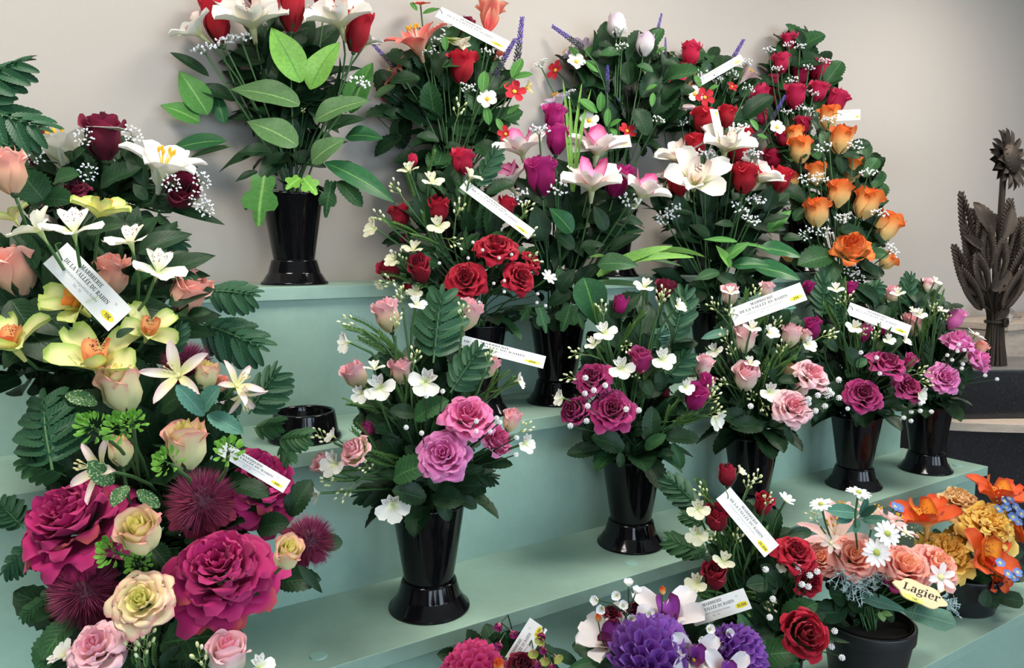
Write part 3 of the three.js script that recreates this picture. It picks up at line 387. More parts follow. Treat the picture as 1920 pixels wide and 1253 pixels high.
// ---- top shelf
const ORC = { white: ['#d8d8a0', '#e9e6dc', '#ece9e2', '#eae4d4', '#e0c2be', .3], pinklip: ['#d8dca8', '#e9e4dc', '#ece8e4', '#e096ba', '#c42a78'], lime: ['#e9e88c', '#e8e6a0', '#8fb83c', '#f2b070', '#d86a48', .27], yellow: ['#d8dc72', '#ecec9c', '#a4c24c', '#f2b23c', '#e88a38', .3], tiger: ['#f0b060', '#e8652c', '#d8421c', '#f2a02a', '#b02a12', .34], orchidwhite: ['#e0cdb4', '#e2dcdc', '#e6e2e4', '#8a3aa0', '#6a1c50', .3] };
{ // red roses and white orchids in the vase at the left of the top shelf
  const m = vase(553, -1.67, 4, 'glossy black vase standing alone on the top shelf under the large green leaves');
  const b = new Bouquet('rose_orchid_bouquet', 'red roses and white orchids over broad light green leaves in the leftmost visible vase', m); b.c(300, 0, .4472);
  for (const [x, y, s, f, d] of [[235, 85, 130, .05, [-.15, 1, .15]], [550, 30, 135, .07, [.05, 1, .15]], [830, 130, 118, .05, [.25, 1, .15]], [690, -15, 105, -.02, [.1, 1, .1]], [400, -60, 110, -.03, [0, 1, .1]]]) b.rose('tall', 'scarlet', x, y, s, f, d);
  const wo = orchidHead(ORC.white, 1);
  for (const [x, y, s, f, d] of [[375, 45, 340, .1, [.05, .75, .75]], [745, 50, 310, .09, [-.1, .75, .7]], [125, 110, 230, .08, [-.6, .5, .5]], [880, 160, 150, -.03, [.6, .7, .2]]]) b.head(wo, x, y, s, f, d, rr(-.4, .4) + 3.14);
  for (const [x, y] of [[335, 155], [175, 200], [260, 170], [840, 340]]) b.head(clusterHead(), x, y, 90, .09);
  const L = [['broad', 'bright', 592, 345, 470, 88, .1, .13, 1.05], ['broad', 'bright', 630, 375, 715, 150, .1, .12, 1.15], ['broad', 'olive', 585, 440, 295, 312, .1, .13, .95], ['broad', 'olive', 648, 508, 840, 372, .1, .13, 1], ['broad', 'olive', 576, 612, 375, 470, .11, .14, 1.25], ['broad', 'olive', 636, 682, 740, 560, .1, .13, 1.5], ['long', 'glossy', 690, 682, 985, 790, .09, .1, 1.1],
    ['broad', 'leafy', 200, 480, 85, 285, .03, .05, 1.2], ['broad', 'leafy', 165, 512, 18, 415, .04, .05, 1.3], ['long', 'glossy', 278, 592, 20, 582, .05, .07, 1.3], ['long', 'olive', 305, 612, 110, 640, .03, .04, .6], ['broad', 'glossy', 270, 520, 230, 380, .02, .03, .9], ['broad', 'leafy', 800, 475, 862, 240, -.02, 0, 1], ['broad', 'glossy', 780, 572, 915, 545, .02, .05, 1.2], ['long', 'dark', 205, 320, 58, 195, .0, .0, 1], ['broad', 'dark', 320, 420, 140, 330, .02, .04, .9], ['broad', 'dark', 410, 720, 310, 745, .05, .07, .8], ['broad', 'dark', 740, 690, 850, 715, .04, .07, .9], ['broad', 'dark', 700, 540, 835, 465, .03, .05, 1], ['broad', 'dark', 470, 640, 330, 610, .05, .08, 1.2]];
  for (const l of L) b.leaf(...l);
  b.leaf('lobed', 'leafy', 440, 735, 402, 925, .07, .09, .9); b.leaf('lobed', 'box', 590, 745, 530, 780, .09, .11, 1.2); b.leaf('lobed', 'box', 600, 745, 650, 800, .09, .11, 1); b.leaf('lobed', 'mid', 720, 755, 690, 900, .05, .06, .6); b.leaf('rose', 'mid', 745, 760, 845, 848, .05, .07, .8); b.leaf('rose', 'mid', 380, 800, 350, 880, .05, .05, .7);
  b.head(buds, 600, 470, 30, .1); for (const [x, y] of [[520, 470], [560, 520], [470, 560], [440, 430], [680, 560]]) b.head(puffHead(), x, y - 330, 20, .02);
  for (let i = 0; i < 7; i++) b.head(buds, 470 + i * 45, 330 + (i % 3) * 50, 50, -.02, [0, 1, 0]);
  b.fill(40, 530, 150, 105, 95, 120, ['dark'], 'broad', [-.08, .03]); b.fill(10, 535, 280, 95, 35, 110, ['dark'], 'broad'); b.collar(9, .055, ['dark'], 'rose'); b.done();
}
{ // coral lilies
  const m = vase(855, -1.67, 4, 'black vase hidden under the coral lilies and their dark foliage');
  const b = new Bouquet('lily_bouquet', 'bouquet of coral lilies, a red rose and lavender tips over very dark foliage', m); b.c(680, 0, .2554);
  const li = lilyHead(['#f0c0a0', '#ea6a62', '#f0a090'], { k: 1, el: 1.2, be: -1.3, fil: '#f0e0d0' }), tr = lilyHead(['#e2605a', '#ea7468', '#f2c8a0'], { k: 2, el: 1.45, be: -.95, w: 1.35 });
  b.head(li, 385, 260, 400, .09, [-.25, .8, .5]); b.head(tr, 935, 110, 330, .05, [.12, 1, -.1]); b.head(li, 235, 515, 240, .02, [-.75, .4, .3]); b.head(tr, 960, 400, 200, -.02, [.4, .7, .1]); b.head(starHead('primrose', 5, ['#f0a030', '#e8482c', '#f4c040']), 425, 25, 150, .03, [0, 1, .4]);
  b.rose('cup', 'scarlet', 722, 490, 215, .09, [.05, 1, .2]); b.rose('cup', 'wine', 740, 240, 190, -.02, [0, 1, .1]);
  b.head(lilyHead(['#9ab04c', '#f0ead0', '#f6f4ea'], { k: 3, el: 1.5, be: -.6, n: 5 }), 705, 310, 220, .1, [.75, -.35, .3]);
  const pr = starHead('primrose', 5, ['#f0e6a0', '#f8f6ea', '#e2a820'], { w: .42 }), rd = starHead('primrose', 5, ['#a0101e', '#c41a2c', '#e0b030'], { w: .34 });
  b.head(pr, 915, 725, 150, .1, [.05, .25, 1]); b.head(rd, 1115, 670, 175, .08, [.25, .3, 1]); b.head(rd, 1050, 985, 130, .1, [.3, .1, 1]); b.head(rd, 135, 625, 110, .04, [-.8, .4, .4]); b.head(rd, 160, 700, 90, .02, [-.6, -.2, .5]); b.head(lilyHead(['#e8d060', '#f0e080', '#e8c850'], { k: 4, n: 4, w: .6 }), 1220, 640, 110, .06, [.9, .1, .4]);
  b.head(spikeHead(), 140, 395, 250, .03, [-.7, .75, .1]); b.head(spikeHead(), 1045, 420, 310, .06, [.5, .85, .1]); b.head(spikeHead(), 1150, 305, 370, .04, [.12, 1, 0]);
  for (const l of [['small', 'leafy', 880, 680, 895, 510, .1, .1, 1], ['small', 'leafy', 905, 780, 930, 915, .1, .1, 1], ['small', 'leafy', 1095, 570, 1170, 420, .07, .07, 1], ['small', 'leafy', 1100, 575, 1245, 530, .07, .09, .9], ['small', 'mid', 1090, 600, 1000, 640, .08, .08, 1.1], ['small', 'leafy', 1060, 840, 1150, 760, .07, .07, .8], ['small', 'leafy', 985, 870, 1030, 960, .08, .09, .9], ['small', 'olive', 240, 625, 80, 700, .06, .07, .9], ['small', 'leafy', 600, 265, 610, 370, .1, .1, 1], ['small', 'leafy', 440, 100, 550, 55, .05, .06, .9], ['small', 'leafy', 400, 80, 350, 10, .05, .05, .9], ['small', 'leafy', 500, 330, 470, 380, .08, .08, 1], ['rose', 'dark', 350, 500, 195, 370, .07, .1, 1], ['rose', 'dark', 420, 580, 210, 560, .08, .11, 1], ['rose', 'dark', 520, 560, 620, 365, .08, .11, 1], ['rose', 'mid', 580, 490, 720, 440, .1, .12, 1], ['rose', 'dark', 290, 1000, 75, 1105, .04, .06, .9], ['rose', 'dark', 320, 880, 180, 800, .05, .08, 1.2], ['rose', 'dark', 560, 1040, 420, 970, .09, .12, 1], ['rose', 'dark', 830, 1060, 990, 1090, .08, .11, 1], ['rose', 'dark', 600, 1080, 710, 1060, .1, .12, 1]]) b.leaf(...l);
  for (const [x, y] of [[490, 380], [590, 200], [930, 380], [560, 290]]) b.head(clusterHead('#dfe6de'), x, y, 130, .08); b.head(clusterHead('#e8ece8'), 775, 640, 120, .1); b.head(buds, 700, 830, 160, .1, [.3, 1, .2]); b.head(clusterHead('#cfd6c8'), 90, 840, 90, .02);
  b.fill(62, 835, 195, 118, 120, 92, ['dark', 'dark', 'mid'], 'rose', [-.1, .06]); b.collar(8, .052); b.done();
}
{ // lilac roses
  const m = vase(1150, -1.67, 4, 'black vase hidden under the lilac and white roses'); const b = new Bouquet('lilac_rose_bouquet', 'loose bouquet of lilac-edged white roses, lavender and small white blossoms against the wall', m); b.c(1000, 0, .2554);
  const pr = starHead('primrose', 5, ['#f0e6a0', '#f8f6ea', '#e2a820'], { w: .42 }), rd = starHead('primrose', 5, ['#a0101e', '#c41a2c', '#e0b030'], { w: .34 });
  b.rose('bud', 'lilac', 610, 190, 160, .05, [0, 1, .08]); b.rose('bud', 'lilac', 820, 330, 165, .06, [.15, 1, .15]); b.rose('bud', 'red', 640, 550, 80, .02, [-.4, .8, .3]);
  b.head(spikeHead(), 250, 270, 280, .03, [-.85, .6, 0]); b.head(spikeHead(), 920, 190, 190, .02, [.25, 1, 0]); b.head(spikeHead(), 970, 350, 150, .03, [0, 1, 0]); b.head(spikeHead(), 545, 580, 200, .06, [0, 1, .1]); b.head(spikeHead(), 620, 780, 120, .04, [0, 1, .1]);
  b.head(pr, 315, 450, 140, .06, [.2, .4, 1]); b.head(pr, 410, 885, 145, .08, [-.1, .3, 1]); b.head(rd, 160, 515, 150, .04, [-.7, .2, .7]); b.head(rd, 690, 960, 140, .08, [.3, .4, .8]); b.head(pr, 1010, 395, 80, .02, [.5, .6, .3]);
  const ll = lilyHead(['#e8dcd8', '#d8c6dc', '#cbb6d6'], { k: 5, n: 5, w: 1.3, el: 1.0, be: -.9 }); b.head(ll, 170, 720, 210, .07, [-.3, .7, .3]); b.head(ll, 380, 320, 150, -.02, [.2, 1, 0]); b.head(ll, 240, 390, 130, .02, [-.7, .5, .2]);
  for (const l of [['small', 'leafy', 340, 420, 265, 335, .05, .06, 1], ['small', 'leafy', 385, 420, 430, 335, .05, .06, 1], ['small', 'leafy', 390, 450, 480, 520, .06, .07, 1.2], ['small', 'leafy', 470, 830, 345, 715, .08, .1, 1], ['small', 'leafy', 490, 820, 500, 675, .08, .1, .9], ['small', 'leafy', 540, 930, 550, 790, .08, .09, .8], ['small', 'leafy', 560, 930, 640, 870, .08, .1, 1], ['small', 'leafy', 570, 940, 610, 990, .08, .1, 1], ['rose', 'dark', 580, 350, 480, 300, .04, .05, 1.1], ['rose', 'mid', 650, 400, 500, 365, .06, .08, 1], ['rose', 'dark', 560, 430, 425, 375, .04, .06, .9], ['rose', 'dark', 900, 470, 1055, 445, .05, .07, .8], ['rose', 'mid', 760, 480, 880, 500, .07, .09, .9], ['rose', 'dark', 740, 800, 860, 960, .08, .1, 1.2], ['small', 'leafy', 830, 660, 905, 615, .07, .08, 1], ['small', 'leafy', 880, 680, 870, 780, .07, .08, .8], ['small', 'leafy', 900, 390, 970, 340, .03, .04, 1]]) b.leaf(...l);
  for (const [x, y, tx, ty] of [[290, 1180, 275, 640], [280, 1180, 360, 540], [300, 1180, 420, 600], [270, 1180, 235, 520]]) b.leaf('blade', 'grass', x, y, tx, ty, .1, .12, .5);
  for (const [x, y] of [[50, 470], [260, 690], [650, 340], [920, 880], [640, 220]]) b.head(clusterHead('#dfe6de'), x, y, 110, .07);
  b.fill(58, 1165, 180, 105, 115, 84, ['dark', 'dark', 'mid'], 'rose', [-.1, .06]); b.collar(7, .052); b.done();
}
{ // lilac lily with red roses
  const m = vase(1300, -1.67, 4, 'black vase hidden under the pale lilac lily and two red roses'); const b = new Bouquet('lilac_lily_bouquet', 'bouquet with two red roses above a pale lilac lily and red blossoms', m); b.c(1000, 0, .2554);
  const pr = starHead('primrose', 5, ['#f0e6a0', '#f8f6ea', '#e2a820'], { w: .42 }), rd = starHead('primrose', 5, ['#a0101e', '#c41a2c', '#e0b030'], { w: .34 });
  b.rose('cup', 'redpink', 1155, 400, 165, .04, [.05, 1, .2]); b.rose('side', 'redpink', 1095, 530, 190, .06, [-.3, .7, .6]); const ll = lilyHead(['#e6d0dc', '#dcc0e0', '#f0e0a0'], { k: 6, w: 1.2, el: 1.0, be: -.9 }); b.head(ll, 1020, 750, 290, .09, [.25, .8, .5]); b.head(lilyHead(['#f0dcd8', '#ecc4cc', '#f2d8d8'], { k: 7, w: .9 }), 1580, 540, 190, .02, [.6, .7, .2]); b.head(lilyHead(['#f0e4e4', '#e8c0d0', '#f0dce4'], { k: 8, n: 5 }), 1140, 640, 170, .06, [-.3, .8, .4]);
  b.head(pr, 950, 615, 95, .07, [0, .3, 1]); b.head(pr, 1185, 690, 130, .08, [.1, .2, 1]); b.head(rd, 1020, 630, 110, .07, [.2, .3, 1]); b.head(rd, 1260, 715, 150, .08, [.2, .1, 1]); b.head(rd, 1460, 635, 90, .05, [.3, .4, .8]); b.head(pr, 1490, 455, 90, .04, [.2, .5, .8]); b.head(pr, 1790, 935, 120, .06, [.2, .3, 1]);
  b.head(spikeHead(), 1480, 400, 260, .06, [.5, .85, 0]); b.head(spikeHead(), 1290, 500, 70, .03, [-.1, 1, 0]); b.head(spikeHead(), 1800, 790, 200, .03, [.45, .85, .1]);
  for (const l of [['small', 'leafy', 1230, 640, 1185, 540, .07, .08, 1], ['small', 'leafy', 1290, 660, 1360, 620, .07, .08, 1.1], ['small', 'leafy', 1190, 790, 1240, 780, .07, .08, 1], ['small', 'mid', 960, 580, 985, 500, .06, .07, 1], ['small', 'leafy', 1650, 960, 1600, 870, .05, .06, 1], ['small', 'leafy', 1640, 990, 1720, 1010, .05, .06, 1]]) b.leaf(...l);
  for (const [x, y] of [[1340, 570], [1460, 540], [1560, 460], [1580, 650], [1090, 900], [1240, 545]]) b.head(clusterHead('#dfe6e4'), x, y, 100, .06);
  b.fill(48, 1325, 195, 95, 95, 72, ['dark', 'dark', 'mid'], 'rose', [-.1, .04]); b.collar(7, .052); b.done();
}
{ // crimson rose tower
  const m = vase(1490, -1.67, 4, 'black vase hidden under the tall crimson rose pyramid'); const b = new Bouquet('crimson_rose_bouquet', 'tall pyramid of crimson roses with white sprays at the end of the top shelf', m); b.c(1380, 40, .4151);
  for (const [x, y, s, f] of [[240, 95, 82, .02], [205, 188, 84, .05], [370, 215, 92, .02], [270, 338, 108, .07], [372, 320, 92, .05], [105, 345, 106, .05], [448, 365, 105, .03], [602, 652, 78, .0], [287, 250, 80, .0], [170, 268, 55, .02], [112, 432, 70, .04], [180, 340, 80, .0], [215, 530, 70, .05], [300, 470, 80, .05], [165, 620, 90, .02]]) b.rose('cup', 'crimson', x, y, s, f, [(x - 280) / 500, 1, .35]);
  for (const l of [['rose', 'dark', 250, 200, 390, 145, .05, .07, 1.3], ['rose', 'mid', 405, 280, 478, 168, .03, .05, 1.2], ['rose', 'mid', 420, 290, 480, 240, .03, .04, 1], ['rose', 'dark', 190, 300, 95, 240, .03, .04, .8], ['rose', 'dark', 330, 430, 390, 480, .07, .09, 1]]) b.leaf(...l);
  for (const [x, y] of [[240, 100], [290, 110], [150, 125], [185, 210], [255, 260], [350, 320], [400, 175], [230, 405], [325, 395], [290, 385], [120, 380], [330, 205]]) b.head(clusterHead(), x, y, 55, .08);
  b.fill(52, 1497, 200, 68, 130, 68, ['dark', 'dark', 'mid'], 'rose', [-.09, .05]); b.collar(7, .052); b.done();
}
// ---- third shelf
{ // dark red roses
  const m = vase(895, -1.43, 3, 'black vase under the dark red roses, half hidden behind the pink rose bouquet'); const b = new Bouquet('red_rose_bouquet', 'bouquet of velvety red roses with small white flowers beside the light shelf edge', m); b.c(680, 270, .2794);
  for (const [f, p, x, y, s, fw, d] of [['bud', 'redpink', 335, 110, 85, .0, [0, 1, .2]], ['cup', 'redpink', 668, 118, 165, .05, [0, 1, .3]], ['cup', 'red', 250, 482, 145, .05, [-.25, 1, .3]], ['cup', 'red', 512, 440, 165, .08, [0, 1, .45]], ['cup', 'velvet', 180, 858, 145, .08, [-.5, .7, .5]], ['cup', 'velvet', 388, 850, 175, .11, [-.15, .8, .7]], ['open', 'red', 898, 680, 285, .13, [.1, .75, .65]], ['open', 'red', 692, 905, 280, .15, [-.05, .5, 1]], ['open', 'red', 1060, 890, 235, .13, [.55, .3, .8]], ['open', 'red', 1145, 780, 165, .09, [.7, .5, .4]], ['cup', 'red', 960, 430, 140, .04, [.3, .9, .2]], ['bud', 'wine', 290, 640, 70, .03, [-.5, .4, .5]], ['bud', 'red', 300, 965, 70, .07, [-.4, .2, .7]]]) b.rose(f, p, x, y, s, fw, d);
  for (const [x, y, s, d] of [[310, 165, 150, [-.2, .9, .5]], [465, 240, 160, [.2, .8, .6]], [730, 210, 160, [.4, .9, .3]], [65, 555, 160, [-.6, .4, .6]], [505, 540, 150, [0, .6, .9]], [340, 695, 150, [0, .9, .5]], [205, 770, 130, [-.4, .5, .7]], [110, 940, 80, [-.5, -.4, .6]], [355, 985, 100, [0, .2, 1]]]) b.head(ivory, x, y, s, .11, d, rr(-.6, .6));
  b.head(starHead('daisy', 8, ['#eef0d8', '#f6f6ee', '#d8d890'], { w: .2, er: .07 }), 1250, 893, 115, .12, [.5, .5, .8]);
  for (const [x, y, d] of [[240, 325, [-.6, .8, .2]], [640, 460, [.3, 1, .3]], [590, 650, [.8, -.3, .4]], [200, 940, [-.6, .3, .6]], [280, 1030, [-.5, .2, .7]], [1080, 460, [.5, .8, .3]], [270, 800, [-.3, .6, .6]], [1110, 790, [.8, .3, .4]], [130, 510, [-.7, .6, .4]], [1090, 620, [.5, .4, .5]]]) b.head(buds, x, y, 150, .1, d);
  for (const [x, y, d] of [[330, 270, [-.2, 1, .3]], [310, 590, [-.9, .4, .4]], [430, 570, [-.4, .9, .5]], [420, 650, [-.8, .2, .5]], [700, 380, [.1, 1, .4]], [230, 560, [-1, .4, .2]], [240, 900, [-.9, .3, .4]], [420, 960, [-.3, -.2, .9]], [460, 160, [.2, 1, .2]], [1010, 560, [.5, .8, .3]]]) b.head(rnd() < .5 ? fil0 : fil1, x, y, 230, .09, d);
  b.leaf('fern', 'fern', 760, 300, 900, 20, .05, .05, .7); b.puffs([[740, 660], [805, 712], [708, 766], [915, 765], [1000, 742], [515, 800], [880, 936], [950, 918], [950, 992], [1175, 1005], [1170, 1065], [1228, 1085], [783, 1062], [190, 718]], 22, .17);
  b.fill(66, 870, 450, 125, 120, 72, ['dark', 'dark', 'mid'], 'rose', [-.09, .08]); b.collar(10, .085); b.leaf('lobed', 'mid', 1180, 1080, 1235, 1260, .1, .1, .6); b.leaf('lobed', 'mid', 1120, 1090, 1060, 1180, .1, .1, .8); b.done();
}
{ // fuchsia roses
  const m = vase(1045, -1.43, 3, 'black vase behind the plum rose bouquet, under the fuchsia roses'); const b = new Bouquet('fuchsia_rose_bouquet', 'tall bouquet of fuchsia roses and white orchids with pink lips', m); b.c(900, 180, .367);
  for (const [x, y, s, f, d] of [[382, 115, 128, .02, [0, 1, .1]], [392, 225, 138, .08, [.05, 1, .12]], [312, 412, 182, .12, [-.1, 1, .25]], [700, 435, 150, .08, [.2, 1, .2]], [150, 415, 120, .04, [-.3, .9, .2]]]) b.rose('cup', 'fuchsia', x, y, s, f, d);
  const po = orchidHead(ORC.pinklip); for (const [x, y, s, f, d] of [[205, 240, 300, .07, [-.2, .85, .5]], [610, 235, 320, .09, [.15, .85, .5]], [575, 415, 350, .17, [.0, .8, .6]], [130, 415, 270, .09, [-.5, .8, .35]], [850, 465, 300, .13, [.4, .8, .45]]]) b.head(po, x, y, s, f, d, 3.14 + rr(-.5, .5));
  for (const [x, y] of [[200, 510], [400, 465], [770, 530], [300, 165]]) b.head(clusterHead(), x, y, 110, .14);
  for (const l of [['broad', 'dark', 320, 740, 290, 560, .1, .13, 1.3], ['broad', 'glossy', 470, 700, 385, 565, .12, .15, 1.4], ['broad', 'dark', 480, 780, 400, 690, .12, .14, 1.4], ['broad', 'dark', 640, 690, 600, 560, .1, .12, 1.2], ['broad', 'dark', 510, 770, 630, 740, .12, .14, .9], ['broad', 'dark', 660, 790, 800, 690, .08, .12, .8], ['broad', 'mid', 600, 860, 790, 830, .12, .16, 1.2], ['broad', 'glossy', 530, 930, 610, 1140, .1, .14, 1.5], ['strap', 'grass', 600, 920, 940, 690, .1, .14, .9], ['strap', 'grass', 700, 860, 1090, 745, .1, .13, .7], ['strap', 'grass', 640, 820, 580, 800, .1, .12, 1.4], ['strap', 'olive', 780, 830, 1045, 830, .09, .1, .5], ['strap', 'olive', 560, 960, 930, 925, .08, .1, .6], ['broad', 'dark', 400, 1000, 470, 880, .1, .12, 1.2], ['broad', 'dark', 470, 1000, 340, 1050, .1, .12, 1.2], ['broad', 'mid', 430, 960, 400, 870, .1, .1, 1.3]]) b.leaf(...l);
  b.leaf('lobed', 'mid', 470, 1060, 420, 1190, .11, .12, 1); b.leaf('lobed', 'mid', 480, 1070, 530, 1180, .11, .12, .8);
  for (const [x, y, tx, ty] of [[470, 490, 465, 60], [480, 490, 500, 90], [465, 480, 440, 110], [475, 480, 540, 50]]) b.leaf('blade', 'grass', x, y, tx, ty, .12, .13, .4);
  for (let i = 0; i < 8; i++) { const x = 380 + i * 42; b.head(puffHead(), x, 640 + (i % 3) * 60, 8, .02); }
  b.fill(44, 1075, 390, 105, 80, 92, ['dark'], 'broad', [-.08, .07]); b.fill(18, 1065, 510, 75, 60, 70, ['dark'], 'broad', [-.06, .06]); b.collar(9, .08); b.done();
}
{ // red roses and white orchids
  const m = vase(1335, -1.43, 3, 'black vase behind the pale pink roses, under the red rose and white orchid bouquet'); const b = new Bouquet('white_orchid_bouquet', 'bouquet of white spotted orchids and red roses with arching green leaves on the third shelf', m); b.c(1200, 180, .3033);
  for (const [x, y, s, f, d] of [[390, 150, 150, .03, [0, 1, .2]], [345, 305, 140, .08, [-.1, 1, .15]], [535, 125, 130, .02, [.1, 1, .2]], [645, 510, 178, .14, [.05, 1, .25]], [235, 530, 170, .08, [-.2, 1, .2]], [870, 520, 150, .06, [.3, 1, .1]], [600, 350, 150, .04, [.1, 1, .2]], [650, 240, 90, .02, [.2, 1, .1]]]) b.rose('cup', 'scarlet', x, y, s, f, d);
  const wo = orchidHead(ORC.white, 1); for (const [x, y, s, f, d] of [[545, 270, 380, .13, [.05, .75, .7]], [350, 490, 430, .18, [-.1, .4, .95]], [215, 350, 330, .07, [-.5, .75, .4]], [775, 475, 330, .12, [.45, .7, .6]], [130, 540, 220, .04, [-.5, .6, .5]]]) b.head(wo, x, y, s, f, d, 3.14 + rr(-.4, .4));
  for (const [x, y] of [[620, 690], [720, 640], [690, 760], [200, 710], [150, 740], [610, 190], [400, 350], [700, 350]]) b.head(clusterHead(), x, y, 120, .13);
  for (const l of [['broad', 'leafy', 600, 900, 400, 870, .14, .17, .4], ['strap', 'grass', 120, 960, 380, 915, .1, .14, 1], ['broad', 'leafy', 520, 1010, 660, 890, .13, .16, .9], ['broad', 'bright', 560, 1060, 495, 920, .13, .15, .8], ['strap', 'leafy', 640, 920, 820, 915, .13, .14, .8], ['broad', 'glossy', 560, 1050, 810, 1010, .12, .16, .8], ['broad', 'glossy', 740, 940, 1020, 950, .08, .1, .9], ['broad', 'glossy', 700, 1060, 1020, 1085, .1, .12, .9], ['broad', 'leafy', 790, 840, 930, 690, .06, .08, .9], ['broad', 'dark', 760, 780, 930, 720, .08, .1, .7], ['broad', 'dark', 430, 870, 330, 780, .12, .14, 1.1], ['broad', 'dark', 580, 800, 480, 770, .12, .14, 1], ['broad', 'mid', 490, 1090, 350, 1110, .12, .15, .9], ['broad', 'dark', 600, 1180, 480, 1080, .12, .14, 1.2], ['broad', 'dark', 640, 1000, 720, 900, .12, .14, 1], ['broad', 'dark', 880, 880, 1000, 860, .06, .09, 1.2]]) b.leaf(...l);
  b.fill(48, 1345, 400, 115, 80, 88, ['dark'], 'broad', [-.08, .08]); b.fill(22, 1345, 510, 90, 45, 78, ['dark'], 'broad', [-.06, .06]); b.collar(9, .08); b.done();
}
{ // orange roses
  const m = vase(1575, -1.43, 3, 'black vase hidden under the pyramid of orange roses'); const b = new Bouquet('orange_rose_bouquet', 'pyramid of orange and yellow roses on glossy dark leaves', m); b.c(1380, 40, .4151);
  for (const [x, y, s, f, d] of [[418, 435, 98, .0, [.05, 1, .15]], [475, 535, 118, .06, [.1, 1, .2]], [265, 520, 90, .0, [-.1, 1, .15]], [292, 580, 112, .06, [-.05, 1, .2]], [365, 690, 100, .06, [-.05, 1, .15]], [525, 672, 110, .02, [.25, 1, .2]], [465, 778, 118, .1, [.1, 1, .2]], [365, 865, 122, .11, [-.05, 1, .15]], [590, 825, 130, .08, [.3, 1, .2]], [680, 930, 128, .06, [.45, .9, .15]], [685, 1085, 75, .04, [.7, .6, .2]], [255, 720, 70, .0, [-.2, 1, .1]], [235, 1060, 60, .0, [-.4, .6, .4]]]) b.rose('cup', 'orange', x, y, s, f, d);
  b.rose('side', 'orange', 525, 1025, 190, .14, [-.15, .7, .75]);
  for (const [x, y] of [[320, 710], [380, 705], [480, 885], [395, 950], [315, 955], [520, 1120], [550, 1165], [650, 865], [540, 555], [600, 680], [420, 440], [710, 1030], [395, 565]]) b.head(clusterHead(), x, y, 75, .13);
  for (const l of [['rose', 'dark', 500, 590, 605, 530, .03, .05, 1], ['rose', 'dark', 480, 610, 565, 600, .06, .08, 1], ['rose', 'dark', 545, 750, 635, 750, .04, .06, 1], ['rose', 'dark', 400, 640, 350, 580, .05, .07, 1.2], ['rose', 'mid', 440, 1060, 300, 1070, .11, .14, 1.2], ['rose', 'mid', 450, 1080, 400, 1180, .11, .14, 1.2], ['rose', 'mid', 590, 1060, 690, 1040, .08, .1, 1.2], ['rose', 'dark', 560, 1100, 650, 1130, .08, .1, 1.2], ['rose', 'dark', 560, 1140, 665, 1170, .08, .09, .9], ['rose', 'dark', 620, 960, 680, 1000, .07, .08, 1], ['rose', 'dark', 300, 620, 320, 600, .08, .09, 1], ['rose', 'dark', 460, 940, 600, 960, .1, .12, .9], ['rose', 'mid', 260, 900, 310, 840, .05, .07, 1.2]]) b.leaf(...l);
  b.fill(62, 1572, 400, 85, 145, 70, ['dark', 'dark', 'mid'], 'rose', [-.09, .07]); b.collar(9, .085); b.done();
}
